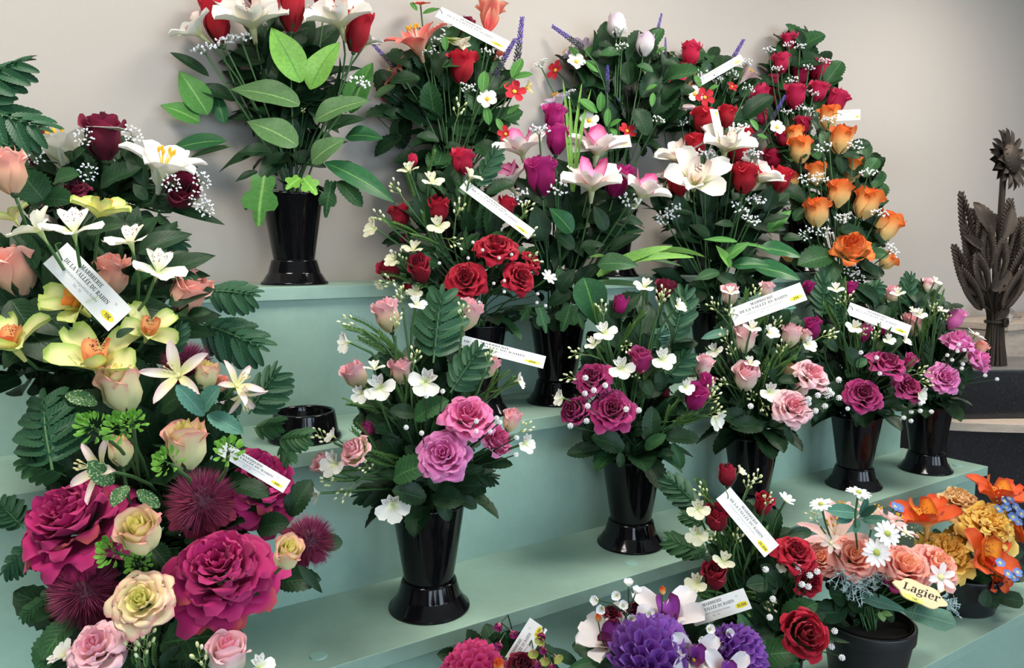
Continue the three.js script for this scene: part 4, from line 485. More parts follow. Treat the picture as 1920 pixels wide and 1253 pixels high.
// ---- second shelf
const pinkStar = starHead('primrose', 5, ['#f0ecc0', '#f4d6dc', '#e8e0a0'], { w: .26, el: .3, b: .5 });
function roseSet(b, o) {     // alstroemeria, buds, greenery and sprays that these bouquets share
  for (const [x, y, s, d] of o.fly) b.head(o.flyKind ?? white, x, y, s, .13, d, rr(-.7, .7));
  for (const [x, y, d] of o.buds) b.head(buds, x, y, o.bs, .11, d); for (const [x, y, d] of o.fil) for (let k = 0; k < 2; k++) b.head(rnd() < .5 ? fil0 : fil1, x + k * rr(-40, 40), y + k * rr(-40, 40), o.fs * rr(.85, 1.1), .09, [d[0] + k * rr(-.4, .4), d[1] + k * rr(-.3, .3), d[2]]);
  b.puffs(o.puff, o.ps, .17);
}
{ // pink roses, the nearest vase
  const m = vase(805, -1.18, 2, 'large glossy black vase nearest the viewer on the second shelf'); const b = new Bouquet('pink_rose_bouquet', 'bouquet of bright pink open roses, pale pink buds and fern fronds nearest the viewer', m); b.c(570, 540, .3513);
  for (const [f, p, x, y, s, fw, d] of [['open', 'orchidpink', 742, 885, 290, .15, [-.05, .55, 1]], ['open', 'hotpink', 878, 675, 275, .14, [.15, .75, .75]], ['side', 'hotpink', 1030, 810, 190, .11, [.6, .55, .6]], ['cup', 'blush', 1105, 710, 115, .07, [.3, 1, .2]], ['cup', 'blush', 445, 150, 165, .04, [-.25, 1, .2]], ['cup', 'blush', 870, 145, 160, .02, [.35, 1, .2]], ['cup', 'blush', 275, 470, 140, .07, [-.4, .9, .3]], ['cup', 'blush', 515, 445, 135, .08, [0, 1, .35]], ['side', 'blush', 270, 870, 190, .12, [-.5, .6, .7]], ['cup', 'blush', 120, 950, 130, .05, [-.8, .5, .3]], ['cup', 'blush', 985, 420, 120, .0, [.4, .9, .2]], ['bud', 'plum', 340, 755, 80, .06, [-.2, 1, .3]]]) b.rose(f, p, x, y, s, fw, d);
  roseSet(b, { fly: [[400, 525, 165, [-.1, .5, 1]], [650, 495, 170, [.2, .3, 1]], [300, 560, 110, [-.3, .1, 1]], [470, 1160, 180, [.1, .0, 1]], [220, 285, 130, [-.7, .2, .6]], [155, 930, 160, [-.5, .4, .8]], [150, 785, 100, [-.6, .7, .4]], [65, 1095, 110, [-.9, .1, .4]], [1185, 825, 120, [.7, .4, .7]], [1150, 490, 100, [.9, .4, .3]], [375, 420, 110, [0, 1, .3]], [600, 80, 110, [.3, .8, .6]]],
    buds: [[490, 200, [.1, 1, .3]], [850, 150, [.1, 1, .4]], [590, 390, [.2, 1, .2]], [260, 190, [-.9, .5, .2]], [985, 390, [.3, 1, .3]], [345, 960, [-.3, .3, .8]], [160, 1030, [-.9, .0, .4]], [230, 1080, [-.6, -.6, .4]], [110, 800, [-.8, .5, .3]], [1160, 760, [.8, .6, .3]], [520, 50, [-.1, 1, .2]]], bs: 120,
    fil: [[330, 240, [-1, .5, .2]], [400, 300, [-.8, .4, .4]], [460, 320, [-.6, .9, .3]], [540, 560, [.1, 1, .4]], [390, 640, [-.6, .6, .4]], [390, 890, [-.9, .5, .3]], [300, 620, [-.8, .2, .4]], [220, 1010, [-1, .1, .3]], [1000, 540, [.5, .8, .2]], [1060, 520, [.9, .4, .2]], [430, 940, [-.8, .2, .5]], [330, 820, [-.6, .9, .2]]], fs: 210, puff: [[545, 745], [628, 775], [920, 712], [918, 765], [1028, 695], [993, 765], [1045, 718], [1135, 800], [1132, 890], [653, 577], [740, 552]], ps: 27 });
  b.leaf('fern', 'fern', 690, 400, 735, -10, .1, .07, 1, [0, .15, 1]); b.leaf('fern', 'fern', 780, 560, 945, 305, .11, .1, 1, [-.1, .2, 1]); b.leaf('fern', 'dark', 560, 860, 400, 660, .02, .02, 1.1); b.leaf('fern', 'dark', 560, 820, 380, 790, .03, .05, .9); b.leaf('fern', 'dark', 620, 1030, 270, 1100, .04, .06, .6); b.leaf('fern', 'dark', 820, 980, 1025, 1010, .04, .06, .7);
  for (const l of [['rose', 'mid', 590, 700, 730, 590, .11, .14, 1], ['rose', 'dark', 600, 680, 480, 640, .09, .12, 1], ['rose', 'mid', 480, 1015, 620, 925, .12, .16, 1.1], ['rose', 'dark', 650, 1130, 500, 1070, .11, .14, 1.1], ['rose', 'dark', 690, 1120, 830, 1120, .12, .15, 1.2], ['rose', 'dark', 720, 1130, 780, 1240, .12, .13, 1], ['rose', 'dark', 800, 1060, 910, 1040, .1, .13, 1.2], ['rose', 'dark', 830, 1120, 920, 1165, .09, .1, 1.1], ['rose', 'dark', 700, 1090, 720, 960, .12, .14, 1], ['rose', 'dark', 930, 940, 1100, 930, .06, .09, .6], ['rose', 'dark', 480, 1140, 420, 1240, .07, .08, .8], ['rose', 'dark', 900, 930, 1030, 880, .07, .1, .7]]) b.leaf(...l);
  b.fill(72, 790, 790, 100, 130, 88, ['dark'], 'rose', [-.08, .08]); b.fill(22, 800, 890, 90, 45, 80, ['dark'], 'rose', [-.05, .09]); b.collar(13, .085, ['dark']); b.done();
}
{ // plum roses
  const m = vase(1182, -1.21, 2, 'glossy black vase with the plum rose bouquet in the middle of the second shelf'); const b = new Bouquet('plum_rose_bouquet', 'bouquet of plum pink open roses low on one side with white alstroemeria', m); b.c(1030, 500, .3033);
  for (const [f, p, x, y, s, fw, d] of [['open', 'plum', 390, 880, 270, .14, [-.05, .6, 1]], ['open', 'plum', 270, 685, 225, .12, [-.3, .6, .8]], ['side', 'plum', 155, 890, 195, .12, [-.45, .5, .8]], ['bud', 'fuchsia', 448, 240, 130, .04, [0, 1, .25]], ['cup', 'plum', 562, 585, 150, .12, [.05, 1, .5]], ['cup', 'fuchsia', 905, 815, 150, .1, [.35, .9, .4]], ['cup', 'fuchsia', 965, 715, 105, .06, [.4, .9, .2]], ['cup', 'wine', 715, 150, 130, -.02, [.2, 1, .1]], ['bud', 'wine', 715, 785, 75, .05, [.1, .9, .3]]]) b.rose(f, p, x, y, s, fw, d);
  b.rose('cup', 'shell', 950, 620, 130, .0, [.3, 1, .2]);
  roseSet(b, { flyKind: butterflyHead('#f8f7ea'), fly: [[340, 400, 150, [-.1, .7, .8]], [445, 620, 160, [-.1, .5, 1]], [700, 565, 160, [.2, .5, .9]], [590, 115, 130, [0, .8, .6]], [800, 235, 110, [.5, .6, .6]], [845, 740, 110, [.3, .4, .9]], [1040, 940, 140, [.7, -.1, .8]], [70, 805, 120, [-.8, .4, .4]], [270, 470, 110, [-.5, .7, .5]]],
    buds: [[325, 280, [-.2, 1, .2]], [680, 230, [.1, 1, .4]], [470, 490, [0, -.1, 1]], [540, 670, [0, .4, .9]], [990, 830, [.6, .8, .4]], [1010, 900, [.7, .4, .5]], [190, 540, [-.8, .1, .4]], [700, 200, [.3, 1, .3]], [150, 690, [-.9, .2, .3]], [1000, 770, [.5, 1, .2]]], bs: 130,
    fil: [[460, 430, [.2, .9, .5]], [520, 370, [.5, .8, .4]], [300, 480, [-.6, .6, .4]], [650, 690, [.4, .7, .5]], [840, 900, [.6, .8, .4]], [860, 960, [.9, .3, .4]], [330, 340, [-.3, 1, .2]], [600, 720, [.1, .9, .5]], [760, 900, [.5, .9, .3]]], fs: 200, puff: [[223, 688], [275, 765], [345, 735], [220, 785], [237, 862], [475, 882], [553, 888], [130, 985], [230, 955]], ps: 36 });
  b.leaf('fern', 'fern', 760, 480, 850, 130, .02, .02, .8); b.leaf('fern', 'fern', 700, 720, 860, 520, .07, .08, 1); b.leaf('fern', 'blue', 600, 520, 720, 380, .03, .04, .9); b.leaf('blade', 'mid', 870, 280, 800, 110, .03, .03, 1);
  for (const l of [['rose', 'dark', 320, 1130, 120, 1140, .06, .08, .8], ['rose', 'dark', 460, 1130, 300, 1040, .1, .13, 1.1], ['rose', 'mid', 590, 1130, 700, 1040, .1, .13, .8], ['rose', 'dark', 620, 1080, 640, 880, .1, .12, .9], ['rose', 'dark', 700, 1050, 920, 1050, .07, .1, .8], ['rose', 'mid', 760, 1090, 830, 1250, .07, .08, .8], ['rose', 'dark', 440, 1150, 440, 1240, .12, .13, 1], ['rose', 'dark', 560, 700, 640, 780, .1, .12, 1.2], ['rose', 'dark', 230, 1080, 260, 980, .08, .1, 1], ['rose', 'dark', 680, 640, 700, 760, .09, .1, 1.2], ['rose', 'dark', 520, 1040, 600, 1000, .1, .12, 1], ['rose', 'dark', 680, 1150, 760, 1150, .08, .1, 1]]) b.leaf(...l);
  b.fill(66, 1192, 690, 92, 130, 72, ['dark'], 'rose', [-.08, .06]); b.fill(24, 1185, 800, 80, 45, 76, ['dark'], 'rose', [-.05, .08]); b.collar(12, .085); b.done();
}
{ // pale pink roses
  const m = vase(1405, -1.2, 2, 'black vase with the pale pink roses, its foot behind the small red roses'); const b = new Bouquet('pale_rose_bouquet', 'bouquet of pale pink and cream roses in the second shelf row', m); b.c(1280, 500, .2712);
  for (const [f, p, x, y, s, fw, d] of [['cup', 'shell', 430, 500, 185, .08, [0, 1, .3]], ['cup', 'shell', 745, 480, 150, .07, [.1, 1, .25]], ['cup', 'shell', 435, 770, 190, .12, [-.05, .9, .6]], ['open', 'shell', 905, 735, 250, .12, [.3, .7, .7]], ['open', 'shell', 765, 965, 270, .15, [.1, .5, 1]], ['cup', 'shell', 325, 200, 140, .02, [-.1, 1, .3]], ['cup', 'shell', 580, 165, 110, .0, [.1, 1, .2]], ['cup', 'cream', 740, 740, 130, .06, [.1, 1, .2]], ['cup', 'shell', 820, 850, 120, .05, [.2, .8, .3]], ['cup', 'blush', 840, 480, 90, .02, [.3, 1, .1]]]) b.rose(f, p, x, y, s, fw, d);
  roseSet(b, { fly: [[480, 415, 120, [.1, .8, .6]], [605, 450, 130, [.2, .7, .7]], [870, 530, 130, [.4, .5, .8]], [470, 660, 120, [.1, .9, .5]], [605, 860, 150, [.1, .4, 1]], [220, 575, 120, [-.6, .5, .6]], [330, 170, 110, [0, .9, .5]], [75, 750, 90, [-.6, .3, .6]]],
    buds: [[230, 290, [-.7, .7, .3]], [500, 200, [.2, 1, .3]], [330, 340, [-.2, 1, .3]], [300, 500, [-.5, .7, .4]], [340, 600, [-.3, .6, .6]], [640, 420, [.2, 1, .2]], [560, 960, [0, -.5, .8]], [480, 900, [-.3, .2, .9]], [680, 590, [-.1, .8, .5]], [300, 810, [-.8, .3, .4]], [990, 480, [.8, .4, .3]]], bs: 130,
    fil: [[420, 290, [.1, 1, .3]], [650, 640, [.4, .9, .3]], [700, 620, [.6, .7, .3]], [250, 660, [-.5, .8, .2]], [550, 750, [.2, 1, .3]], [540, 340, [.3, .9, .3]], [680, 700, [.4, .8, .4]]], fs: 230, puff: [[470, 965], [1080, 785], [1010, 855], [1030, 880], [1000, 895], [935, 890], [870, 915], [985, 965], [920, 998], [1080, 908], [870, 945]], ps: 40 });
  b.leaf('fern', 'blue', 600, 400, 740, 230, .0, .0, 1); b.leaf('small', 'blue', 340, 440, 130, 490, .05, .06, .6);
  for (const l of [['rose', 'dark', 560, 650, 700, 800, .08, .1, 1], ['rose', 'dark', 660, 790, 810, 770, .1, .12, .9], ['rose', 'dark', 690, 1110, 780, 1230, .08, .08, .6], ['rose', 'dark', 480, 1100, 300, 1000, .09, .12, 1], ['rose', 'dark', 560, 1110, 360, 1080, .1, .13, .9], ['rose', 'dark', 600, 1100, 690, 1040, .1, .12, 1], ['rose', 'dark', 560, 620, 500, 560, .08, .1, 1], ['rose', 'dark', 900, 1000, 930, 1070, .06, .07, .9]]) b.leaf(...l);
  b.fill(62, 1420, 675, 88, 110, 64, ['dark'], 'rose', [-.08, .06]); b.fill(22, 1410, 770, 75, 38, 66, ['dark'], 'rose', [-.05, .07]); b.collar(11, .085, ['dark']); b.done();
}
{ // dark fuchsia roses
  const m = vase(1600, -1.19, 2, 'glossy black vase second from the end of the second shelf'); const b = new Bouquet('violet_rose_bouquet', 'bouquet of dark violet-pink roses second from the end of the second shelf', m); b.c(1500, 500, .3193);
  for (const [f, p, x, y, s, fw, d] of [['open', 'plum', 375, 745, 215, .13, [-.05, .6, .9]], ['open', 'plum', 515, 555, 215, .12, [.15, .85, .6]], ['open', 'plum', 645, 705, 180, .12, [.3, .6, .8]], ['cup', 'fuchsia', 70, 365, 115, .08, [-.2, 1, .3]], ['cup', 'plum', 370, 390, 95, .08, [0, 1, .3]], ['cup', 'fuchsia', 295, 135, 85, .02, [0, 1, .2]], ['cup', 'plum', 640, 560, 90, .04, [.4, .8, .3]], ['cup', 'fuchsia', 60, 130, 85, .0, [-.2, 1, .2]], ['cup', 'fuchsia', 500, 370, 80, .04, [.1, 1, .2]]]) b.rose(f, p, x, y, s, fw, d);
  roseSet(b, { fly: [[210, 125, 90, [-.1, .8, .6]], [320, 350, 95, [-.1, .6, .9]], [715, 745, 110, [.6, .1, .8]], [520, 425, 80, [.1, .6, .8]], [620, 430, 80, [.4, .6, .6]]], buds: [[240, 210, [-.6, .4, .6]], [440, 420, [0, .9, .4]], [700, 620, [.7, .4, .5]], [180, 420, [.1, .6, .6]], [720, 680, [.9, 0, .4]], [280, 200, [.1, 1, .3]], [360, 400, [-.2, .6, .8]]], bs: 95,
    fil: [[270, 160, [0, 1, .3]], [330, 420, [-.1, .9, .4]], [600, 600, [.7, .5, .4]], [190, 280, [-.5, .9, .2]], [480, 430, [.2, .8, .5]]], fs: 170, puff: [[358, 505], [468, 628], [230, 772], [280, 835], [708, 805], [653, 853], [707, 848], [772, 853], [610, 888], [652, 907], [450, 535], [228, 660], [175, 730]], ps: 26 });
  b.leaf('fern', 'fern', 130, 300, 150, 40, .03, .03, .8); b.leaf('fern', 'fern', 340, 200, 480, 90, .0, .02, 1.1); b.leaf('fern', 'fern', 250, 350, 215, 160, .04, .05, .7);
  for (const l of [['rose', 'dark', 340, 600, 300, 480, .1, .12, 1.2], ['rose', 'mid', 330, 590, 390, 540, .11, .12, 1.2], ['rose', 'dark', 330, 850, 345, 945, .12, .12, .8], ['rose', 'dark', 240, 820, 200, 680, .08, .1, 1], ['rose', 'dark', 160, 840, 95, 905, .07, .07, .7], ['rose', 'dark', 470, 830, 580, 790, .08, .1, .9], ['rose', 'dark', 450, 850, 540, 850, .08, .09, .9], ['rose', 'dark', 220, 500, 160, 430, .08, .1, 1]]) b.leaf(...l);
  b.fill(62, 1602, 650, 75, 110, 62, ['dark'], 'rose', [-.08, .05]); b.fill(18, 1603, 745, 65, 30, 60, ['dark'], 'rose', [-.05, .06]); b.collar(11, .085, ['dark']); b.done();
}
{ // pink roses at the end
  const m = vase(1735, -1.165, 2, 'glossy black vase at the far end of the second shelf'); const b = new Bouquet('rose_pink_bouquet', 'bouquet of clear pink roses at the far end of the second shelf', m); b.c(1500, 500, .3193);
  for (const [f, p, x, y, s, fw, d] of [['open', 'orchidpink', 855, 650, 185, .13, [0, .45, 1]], ['side', 'orchidpink', 930, 440, 195, .09, [.1, .9, .4]], ['side', 'orchidpink', 1055, 550, 165, .1, [.5, .6, .6]], ['cup', 'blush', 665, 340, 130, .06, [-.1, 1, .3]], ['cup', 'orchidpink', 905, 305, 125, .03, [.3, .9, .3]], ['cup', 'blush', 545, 165, 95, .0, [-.3, .9, .2]], ['cup', 'shell', 755, 110, 75, .0, [.2, 1, .2]], ['cup', 'peach', 1060, 480, 80, .05, [.6, .8, .1]]]) b.rose(f, p, x, y, s, fw, d);
  roseSet(b, { fly: [[795, 85, 80, [.3, .8, .5]], [700, 275, 85, [0, .7, .7]], [830, 255, 70, [.1, .9, .4]], [660, 255, 60, [0, .8, .5]], [575, 150, 80, [-.3, .8, .5]], [535, 240, 70, [-.5, .4, .6]]], buds: [[790, 265, [-.2, 1, .3]], [850, 310, [-.1, .6, .7]]], bs: 90, fil: [[730, 390, [-.1, 1, .4]], [745, 350, [.2, 1, .3]], [700, 400, [-.3, .9, .4]], [790, 180, [.2, 1, .2]]], fs: 150, puff: [[932, 458], [925, 497], [893, 548], [957, 573], [950, 598], [1088, 640], [1157, 662], [865, 520], [965, 490]], ps: 22 });
  b.head(starHead('daisy', 8, ['#e8ecc0', '#f4f4ee', '#c8d080'], { w: .2 }), 1035, 400, 115, .08, [.4, .8, .4]);
  b.leaf('fern', 'fern', 620, 260, 660, 40, .02, .02, .7); b.leaf('fern', 'dark', 710, 260, 720, 80, .0, .0, .9); b.leaf('fern', 'dark', 760, 560, 770, 440, .08, .09, .7); b.leaf('fern', 'fern', 700, 300, 610, 200, .03, .03, .8);
  for (const l of [['rose', 'dark', 960, 560, 1000, 700, .06, .06, .9], ['rose', 'dark', 880, 760, 950, 730, .08, .1, 1], ['rose', 'dark', 770, 730, 720, 620, .08, .1, .9]]) b.leaf(...l);
  b.fill(60, 1735, 650, 62, 105, 58, ['dark'], 'rose', [-.08, .05]); b.fill(20, 1738, 735, 60, 25, 54, ['dark'], 'rose', [-.05, .06]); b.collar(11, .085, ['dark']); b.done();
}
// ---- lowest shelf
{ // small red roses
  const m = pot(1440, -.93, 1, 'black pot hidden under the small dark red rose bouquet', .06, .12); const b = new Bouquet('dark_red_rose_bouquet', 'slim bouquet of dark red roses and white alstroemeria on the lowest shelf', m); b.c(1240, 850, .3217);
  for (const [f, p, x, y, s, fw, d] of [['bud', 'velvet', 385, 130, 125, .04, [0, 1, .1]], ['cup', 'velvet', 322, 385, 155, .1, [-.1, 1, .4]], ['cup', 'red', 595, 300, 125, .08, [.15, 1, .3]], ['cup', 'velvet', 312, 725, 155, .12, [-.15, 1, .5]], ['open', 'red', 790, 575, 245, .14, [.1, .8, .6]], ['side', 'red', 855, 745, 210, .12, [.3, .2, .8]], ['side', 'red', 835, 1050, 300, .2, [.1, .4, .9]], ['cup', 'red', 650, 540, 100, .02, [.2, .9, .3]]]) b.rose(f, p, x, y, s, fw, d);
  roseSet(b, { flyKind: ivory, fly: [[215, 320, 130, [-.2, .5, .9]], [205, 470, 130, [-.4, .3, .9]], [365, 620, 125, [.1, .8, .6]], [205, 750, 130, [-.4, .6, .7]], [460, 100, 80, [.5, .8, .4]], [700, 660, 70, [.3, .3, .9]]], buds: [[250, 240, [-.6, .7, .3]], [500, 200, [.3, 1, .2]], [610, 290, [.1, .9, .5]], [300, 490, [-.4, .5, .7]], [440, 510, [.2, 1, .3]], [600, 870, [.6, -.2, .6]], [540, 170, [.6, .9, .2]], [290, 470, [-.5, .1, .8]]], bs: 120,
    fil: [[270, 240, [-.5, .9, .2]], [380, 530, [.1, 1, .4]], [340, 520, [-.3, .9, .4]], [260, 820, [-.8, .4, .4]], [570, 850, [.8, -.1, .4]], [490, 930, [.1, .2, .9]], [560, 500, [.4, .9, .2]], [420, 450, [.1, 1, .3]]], fs: 190, puff: [[800, 665], [865, 712], [908, 690], [820, 765], [857, 778], [608, 678], [650, 850], [632, 957], [722, 952], [1010, 1037], [992, 1128], [1053, 1192], [800, 690]], ps: 36 });
  b.head(starHead('daisy', 7, ['#eef0d8', '#f6f6ee', '#d8d890'], { w: .22, er: .06, el: .7 }), 725, 275, 115, .08, [.3, .8, .5]);
  b.leaf('fern', 'fern', 230, 330, 40, 130, .05, .04, .9); b.leaf('fern', 'mid', 280, 590, 25, 490, .06, .05, .8); b.leaf('fern', 'mid', 250, 420, 120, 350, .06, .06, .9); b.leaf('fern', 'mid', 260, 560, 190, 600, .07, .08, .9);
  for (const l of [['rose', 'dark', 740, 480, 880, 450, .04, .05, .9], ['rose', 'dark', 620, 760, 520, 760, .12, .14, 1.2], ['rose', 'mid', 700, 960, 880, 880, .12, .16, 1], ['rose', 'mid', 560, 1180, 780, 1150, .14, .19, 1.1], ['rose', 'glossy', 580, 1220, 800, 1220, .15, .18, .8], ['rose', 'dark', 470, 1100, 500, 980, .12, .13, 1.2], ['rose', 'dark', 540, 1080, 640, 1060, .13, .15, 1.2], ['rose', 'dark', 700, 780, 620, 660, .1, .12, 1], ['long', 'dark', 960, 1080, 1100, 1100, .16, .18, .6], ['rose', 'dark', 560, 860, 660, 760, .1, .12, 1]]) b.leaf(...l);
  b.fill(64, 1410, 1085, 70, 125, 72, ['dark'], 'rose', [-.07, .07]); b.fill(22, 1475, 1180, 70, 55, 85, ['dark'], 'rose', [-.05, .1]); b.done();
}
{ // peach roses and daisies in a black pot
  const m = pot(1622, -.885, 1, 'plain black plastic pot holding the peach roses and daisies', .092, .135); const b = new Bouquet('peach_rose_arrangement', 'low arrangement of peach pink roses, white daisies and pink lilies in a black pot', m); b.c(1500, 880, .2977);
  for (const [f, p, x, y, s, fw, d] of [['open', 'coral', 345, 545, 290, .08, [-.1, .65, .8]], ['open', 'coral', 670, 600, 310, .1, [.05, .75, .7]], ['open', 'coral', 130, 560, 230, .05, [-.35, .6, .7]], ['open', 'coral', 880, 590, 290, .06, [.35, .7, .6]], ['open', 'magenta', 340, 610, 240, .03, [-.1, .2, .9]], ['open', 'magenta', 640, 650, 240, .05, [0, .2, .9]]]) b.rose(f, p, x, y, s, fw, d);
  const pl = lilyHead(['#f0e0d0', '#f0bcb8', '#f4d4d0'], { k: 11, el: .9, be: -.9, w: .8 }); b.head(pl, 210, 370, 330, .04, [-.3, .9, .4]); b.head(pl, 480, 270, 240, .0, [.2, 1, .2]); b.head(pl, 610, 320, 220, .0, [.5, .8, .2]); b.head(pl, 260, 240, 200, -.02, [0, 1, .2]);
  const da = starHead('daisy', 13, ['#e8ecd8', '#f7f7f4', '#a8b04c'], { w: .17, er: .12, el: .15, be: -.2, a: .5, b: .3 }); for (const [x, y, s, d] of [[485, 525, 175, [-.05, .35, 1]], [555, 405, 165, [.1, .4, .9]], [370, 140, 150, [.1, 1, .3]], [130, 215, 135, [-.3, .9, .3]]]) b.head(da, x, y, s, .13, d);
  b.head(starHead('primrose', 6, ['#e8dcd0', '#f6eeea', '#d8d890'], { w: .22, b: .5 }), 890, 680, 190, .14, [.1, .4, 1]); b.head(starHead('primrose', 5, ['#f0e8c0', '#f2d8cc', '#e0d0a0'], { w: .24, b: .5 }), 195, 465, 130, .12, [-.2, .2, 1]); b.head(starHead('primrose', 5, ['#f0e8c0', '#f2ddd4', '#e0d0a0'], { w: .2, b: .5 }), 665, 395, 120, .06, [.2, .8, .5]); b.head(buds, 100, 320, 120, .04, [-.6, .8, .2]);
  const vl = ['small', 'blue']; for (const [x, y, tx, ty, w] of [[370, 280, 180, 250, .7], [380, 290, 425, 190, .7], [390, 320, 560, 320, .8], [360, 310, 350, 400, .6], [380, 300, 480, 230, .6], [330, 300, 240, 330, .6]]) b.leaf(...vl, x, y, tx, ty, .08, .12, w);
  for (const [x, y] of [[330, 730], [460, 705], [250, 700], [400, 760], [340, 770], [500, 690]]) b.head(snowSprig(), x, y, 170, .1, [(x - 380) / 300, -.4, .8]); for (const [x, y] of [[960, 850], [980, 880], [930, 830]]) b.head(snowSprig(), x, y, 120, .1, [.8, -.2, .5]);
  b.leaf('round', 'blue', 650, 890, 975, 960, .08, .14, 1, [.0, .8, .6]); b.leaf('round', 'blue', 660, 890, 380, 790, .08, .06, .7, [0, .8, .5]); b.leaf('round', 'dark', 300, 900, 120, 900, .03, .06, 1); b.leaf('round', 'dark', 300, 800, 200, 780, .03, .06, 1.4); b.leaf('small', 'olive', 500, 900, 530, 955, .12, .14, 1.3); b.leaf('small', 'olive', 510, 905, 580, 915, .12, .14, 1);
  b.fill(34, 1640, 1095, 95, 50, 66, ['dark'], 'round', [-.08, .05]); b.fill(10, 1600, 1150, 50, 22, 60, ['dark'], 'round', [-.05, .0]); b.done();
}
{ // orange orchids and yellow carnations
  const m = pot(1795, -.965, 1, 'black foil pot under the orange and yellow arrangement', .11, .1, M.foil); const b = new Bouquet('orange_orchid_arrangement', 'low arrangement of orange orchids, yellow ruffled carnations and blue forget-me-nots', m); b.c(1500, 880, .2977);
  const yc = peonyHead('yellow', 0), pc = peonyHead('pale', 0), to = orchidHead(ORC.tiger, 1);
  b.head(yc, 1185, 340, 350, .11, [.05, .75, .75]); b.head(yc, 910, 535, 370, .1, [-.05, .75, .7]); b.head(pc, 1000, 200, 260, .05, [-.1, .9, .5]); b.head(yc, 1060, 410, 230, .06, [0, .8, .6]);
  b.head(to, 800, 285, 430, .12, [-.15, 1, .35], 3.14); b.head(to, 1270, 150, 420, .08, [.15, 1, .4], 3.1); b.head(to, 1200, 560, 430, .17, [.35, .45, .9], 2.9); b.head(to, 1400, 420, 260, .08, [.7, .6, .5], 3); b.head(to, 1260, 690, 240, .1, [.4, -.2, .9], 3.3);
  const fm = starHead('forget_me_not', 5, ['#f0f0d8', '#6f8fd0', '#d8d060'], { w: .44, er: .12 }); for (const [x, y, d] of [[1320, 185, 0], [1360, 240, 0], [1300, 240, 0], [1250, 250, 0], [1370, 330, 0], [1340, 300, 0], [1290, 200, 0], [1390, 280, 0], [1260, 590, 1], [1310, 660, 1], [1370, 650, 1], [1345, 680, 1], [600, 235, 0], [625, 245, 0]]) b.head(fm, x, y, 62, d ? .22 : .12, [rr(-.3, .4), .6, .8]);
  for (const l of [['round', 'dark', 1060, 700, 1180, 640, .08, .12, 1.4], ['round', 'dark', 1130, 790, 1250, 860, .1, .13, 1.3], ['round', 'dark', 1200, 800, 1411, 830, .09, .12, 1], ['round', 'dark', 1230, 400, 1120, 400, .08, .11, .9], ['round', 'dark', 1300, 450, 1400, 560, .04, .06, 1.2], ['round', 'dark', 1180, 760, 1160, 860, .12, .14, 1.2]]) b.leaf(...l);
  for (const [x, y] of [[700, 420], [740, 390], [960, 430], [1230, 190]]) b.head(buds, x, y, 90, .1); b.fill(34, 1825, 1060, 80, 50, 66, ['dark'], 'round', [-.08, .05]); b.done();
}
{ // purple chrysanthemums and white orchids
  const m = pot(1240, -.93, 1, 'black pot under the purple chrysanthemums', .075, .11); const b = new Bouquet('purple_bouquet', 'low bouquet of purple chrysanthemum balls with white and violet orchids', m); b.c(780, 1060, .34375); b.D -= .04;
  const pu = ballHead('#7a3a9e', '#9c6cc0', 'chrysanthemum', 96, .2), ow = orchidHead(ORC.orchidwhite, 0);
  b.head(pu, 1285, 500, 440, .14, [0, .75, .7]); b.head(pu, 1740, 500, 330, .12, [.2, .8, .6]);
  b.head(ow, 1380, 260, 430, .08, [.0, .9, .5], 3.14); b.head(ow, 1030, 390, 420, .06, [-.5, .7, .3], 2.8); b.head(ow, 1530, 520, 330, .18, [.2, .3, 1], 3); b.head(ow, 1700, 600, 300, .2, [.1, .3, 1], 3);
  const bell = starHead('snowdrop', 5, ['#e6e8c0', '#f5f5f6', '#d8c860'], { w: .4, el: .9, be: .2, er: .07 }); for (const [x, y, d] of [[1160, 110, [0, .9, .4]], [1095, 165, [-.2, .3, 1]], [1200, 150, [.3, .8, .4]], [985, 190, [-.5, .2, .6]], [1015, 235, [-.3, .0, .8]], [1175, 290, [0, .1, 1]], [1130, 220, [0, .3, .9]], [1600, 350, [0, .3, 1]], [1565, 405, [-.2, .1, 1]], [1700, 370, [.3, .2, 1]], [1665, 430, [.1, 0, 1]], [1270, 260, [.2, .3, 1]]]) b.head(bell, x, y, 88, .13, d);
  for (const [x, y] of [[1345, 140], [995, 290]]) b.head(roseHead('bud', 'orange', 0), x, y, 42, .08, [0, 1, .2]); b.rose('side', 'wine', 1070, 260, 110, .04, [0, .9, .4]); b.rose('side', 'wine', 1200, 240, 110, .04, [0, .9, .4]);
  for (const l of [['long', 'mid', 780, 520, 730, 450, .06, .05, 1.2], ['long', 'dark', 880, 540, 740, 455, .06, .08, 1.1], ['rose', 'mid', 1800, 420, 1780, 280, .08, .09, .8], ['rose', 'mid', 1800, 480, 1890, 420, .1, .12, 1.1], ['long', 'mid', 1060, 500, 830, 560, .08, .1, .9]]) b.leaf(...l);
  b.fill(40, 1240, 1215, 120, 45, 90, ['dark'], 'rose', [-.08, .06]); b.done();
}
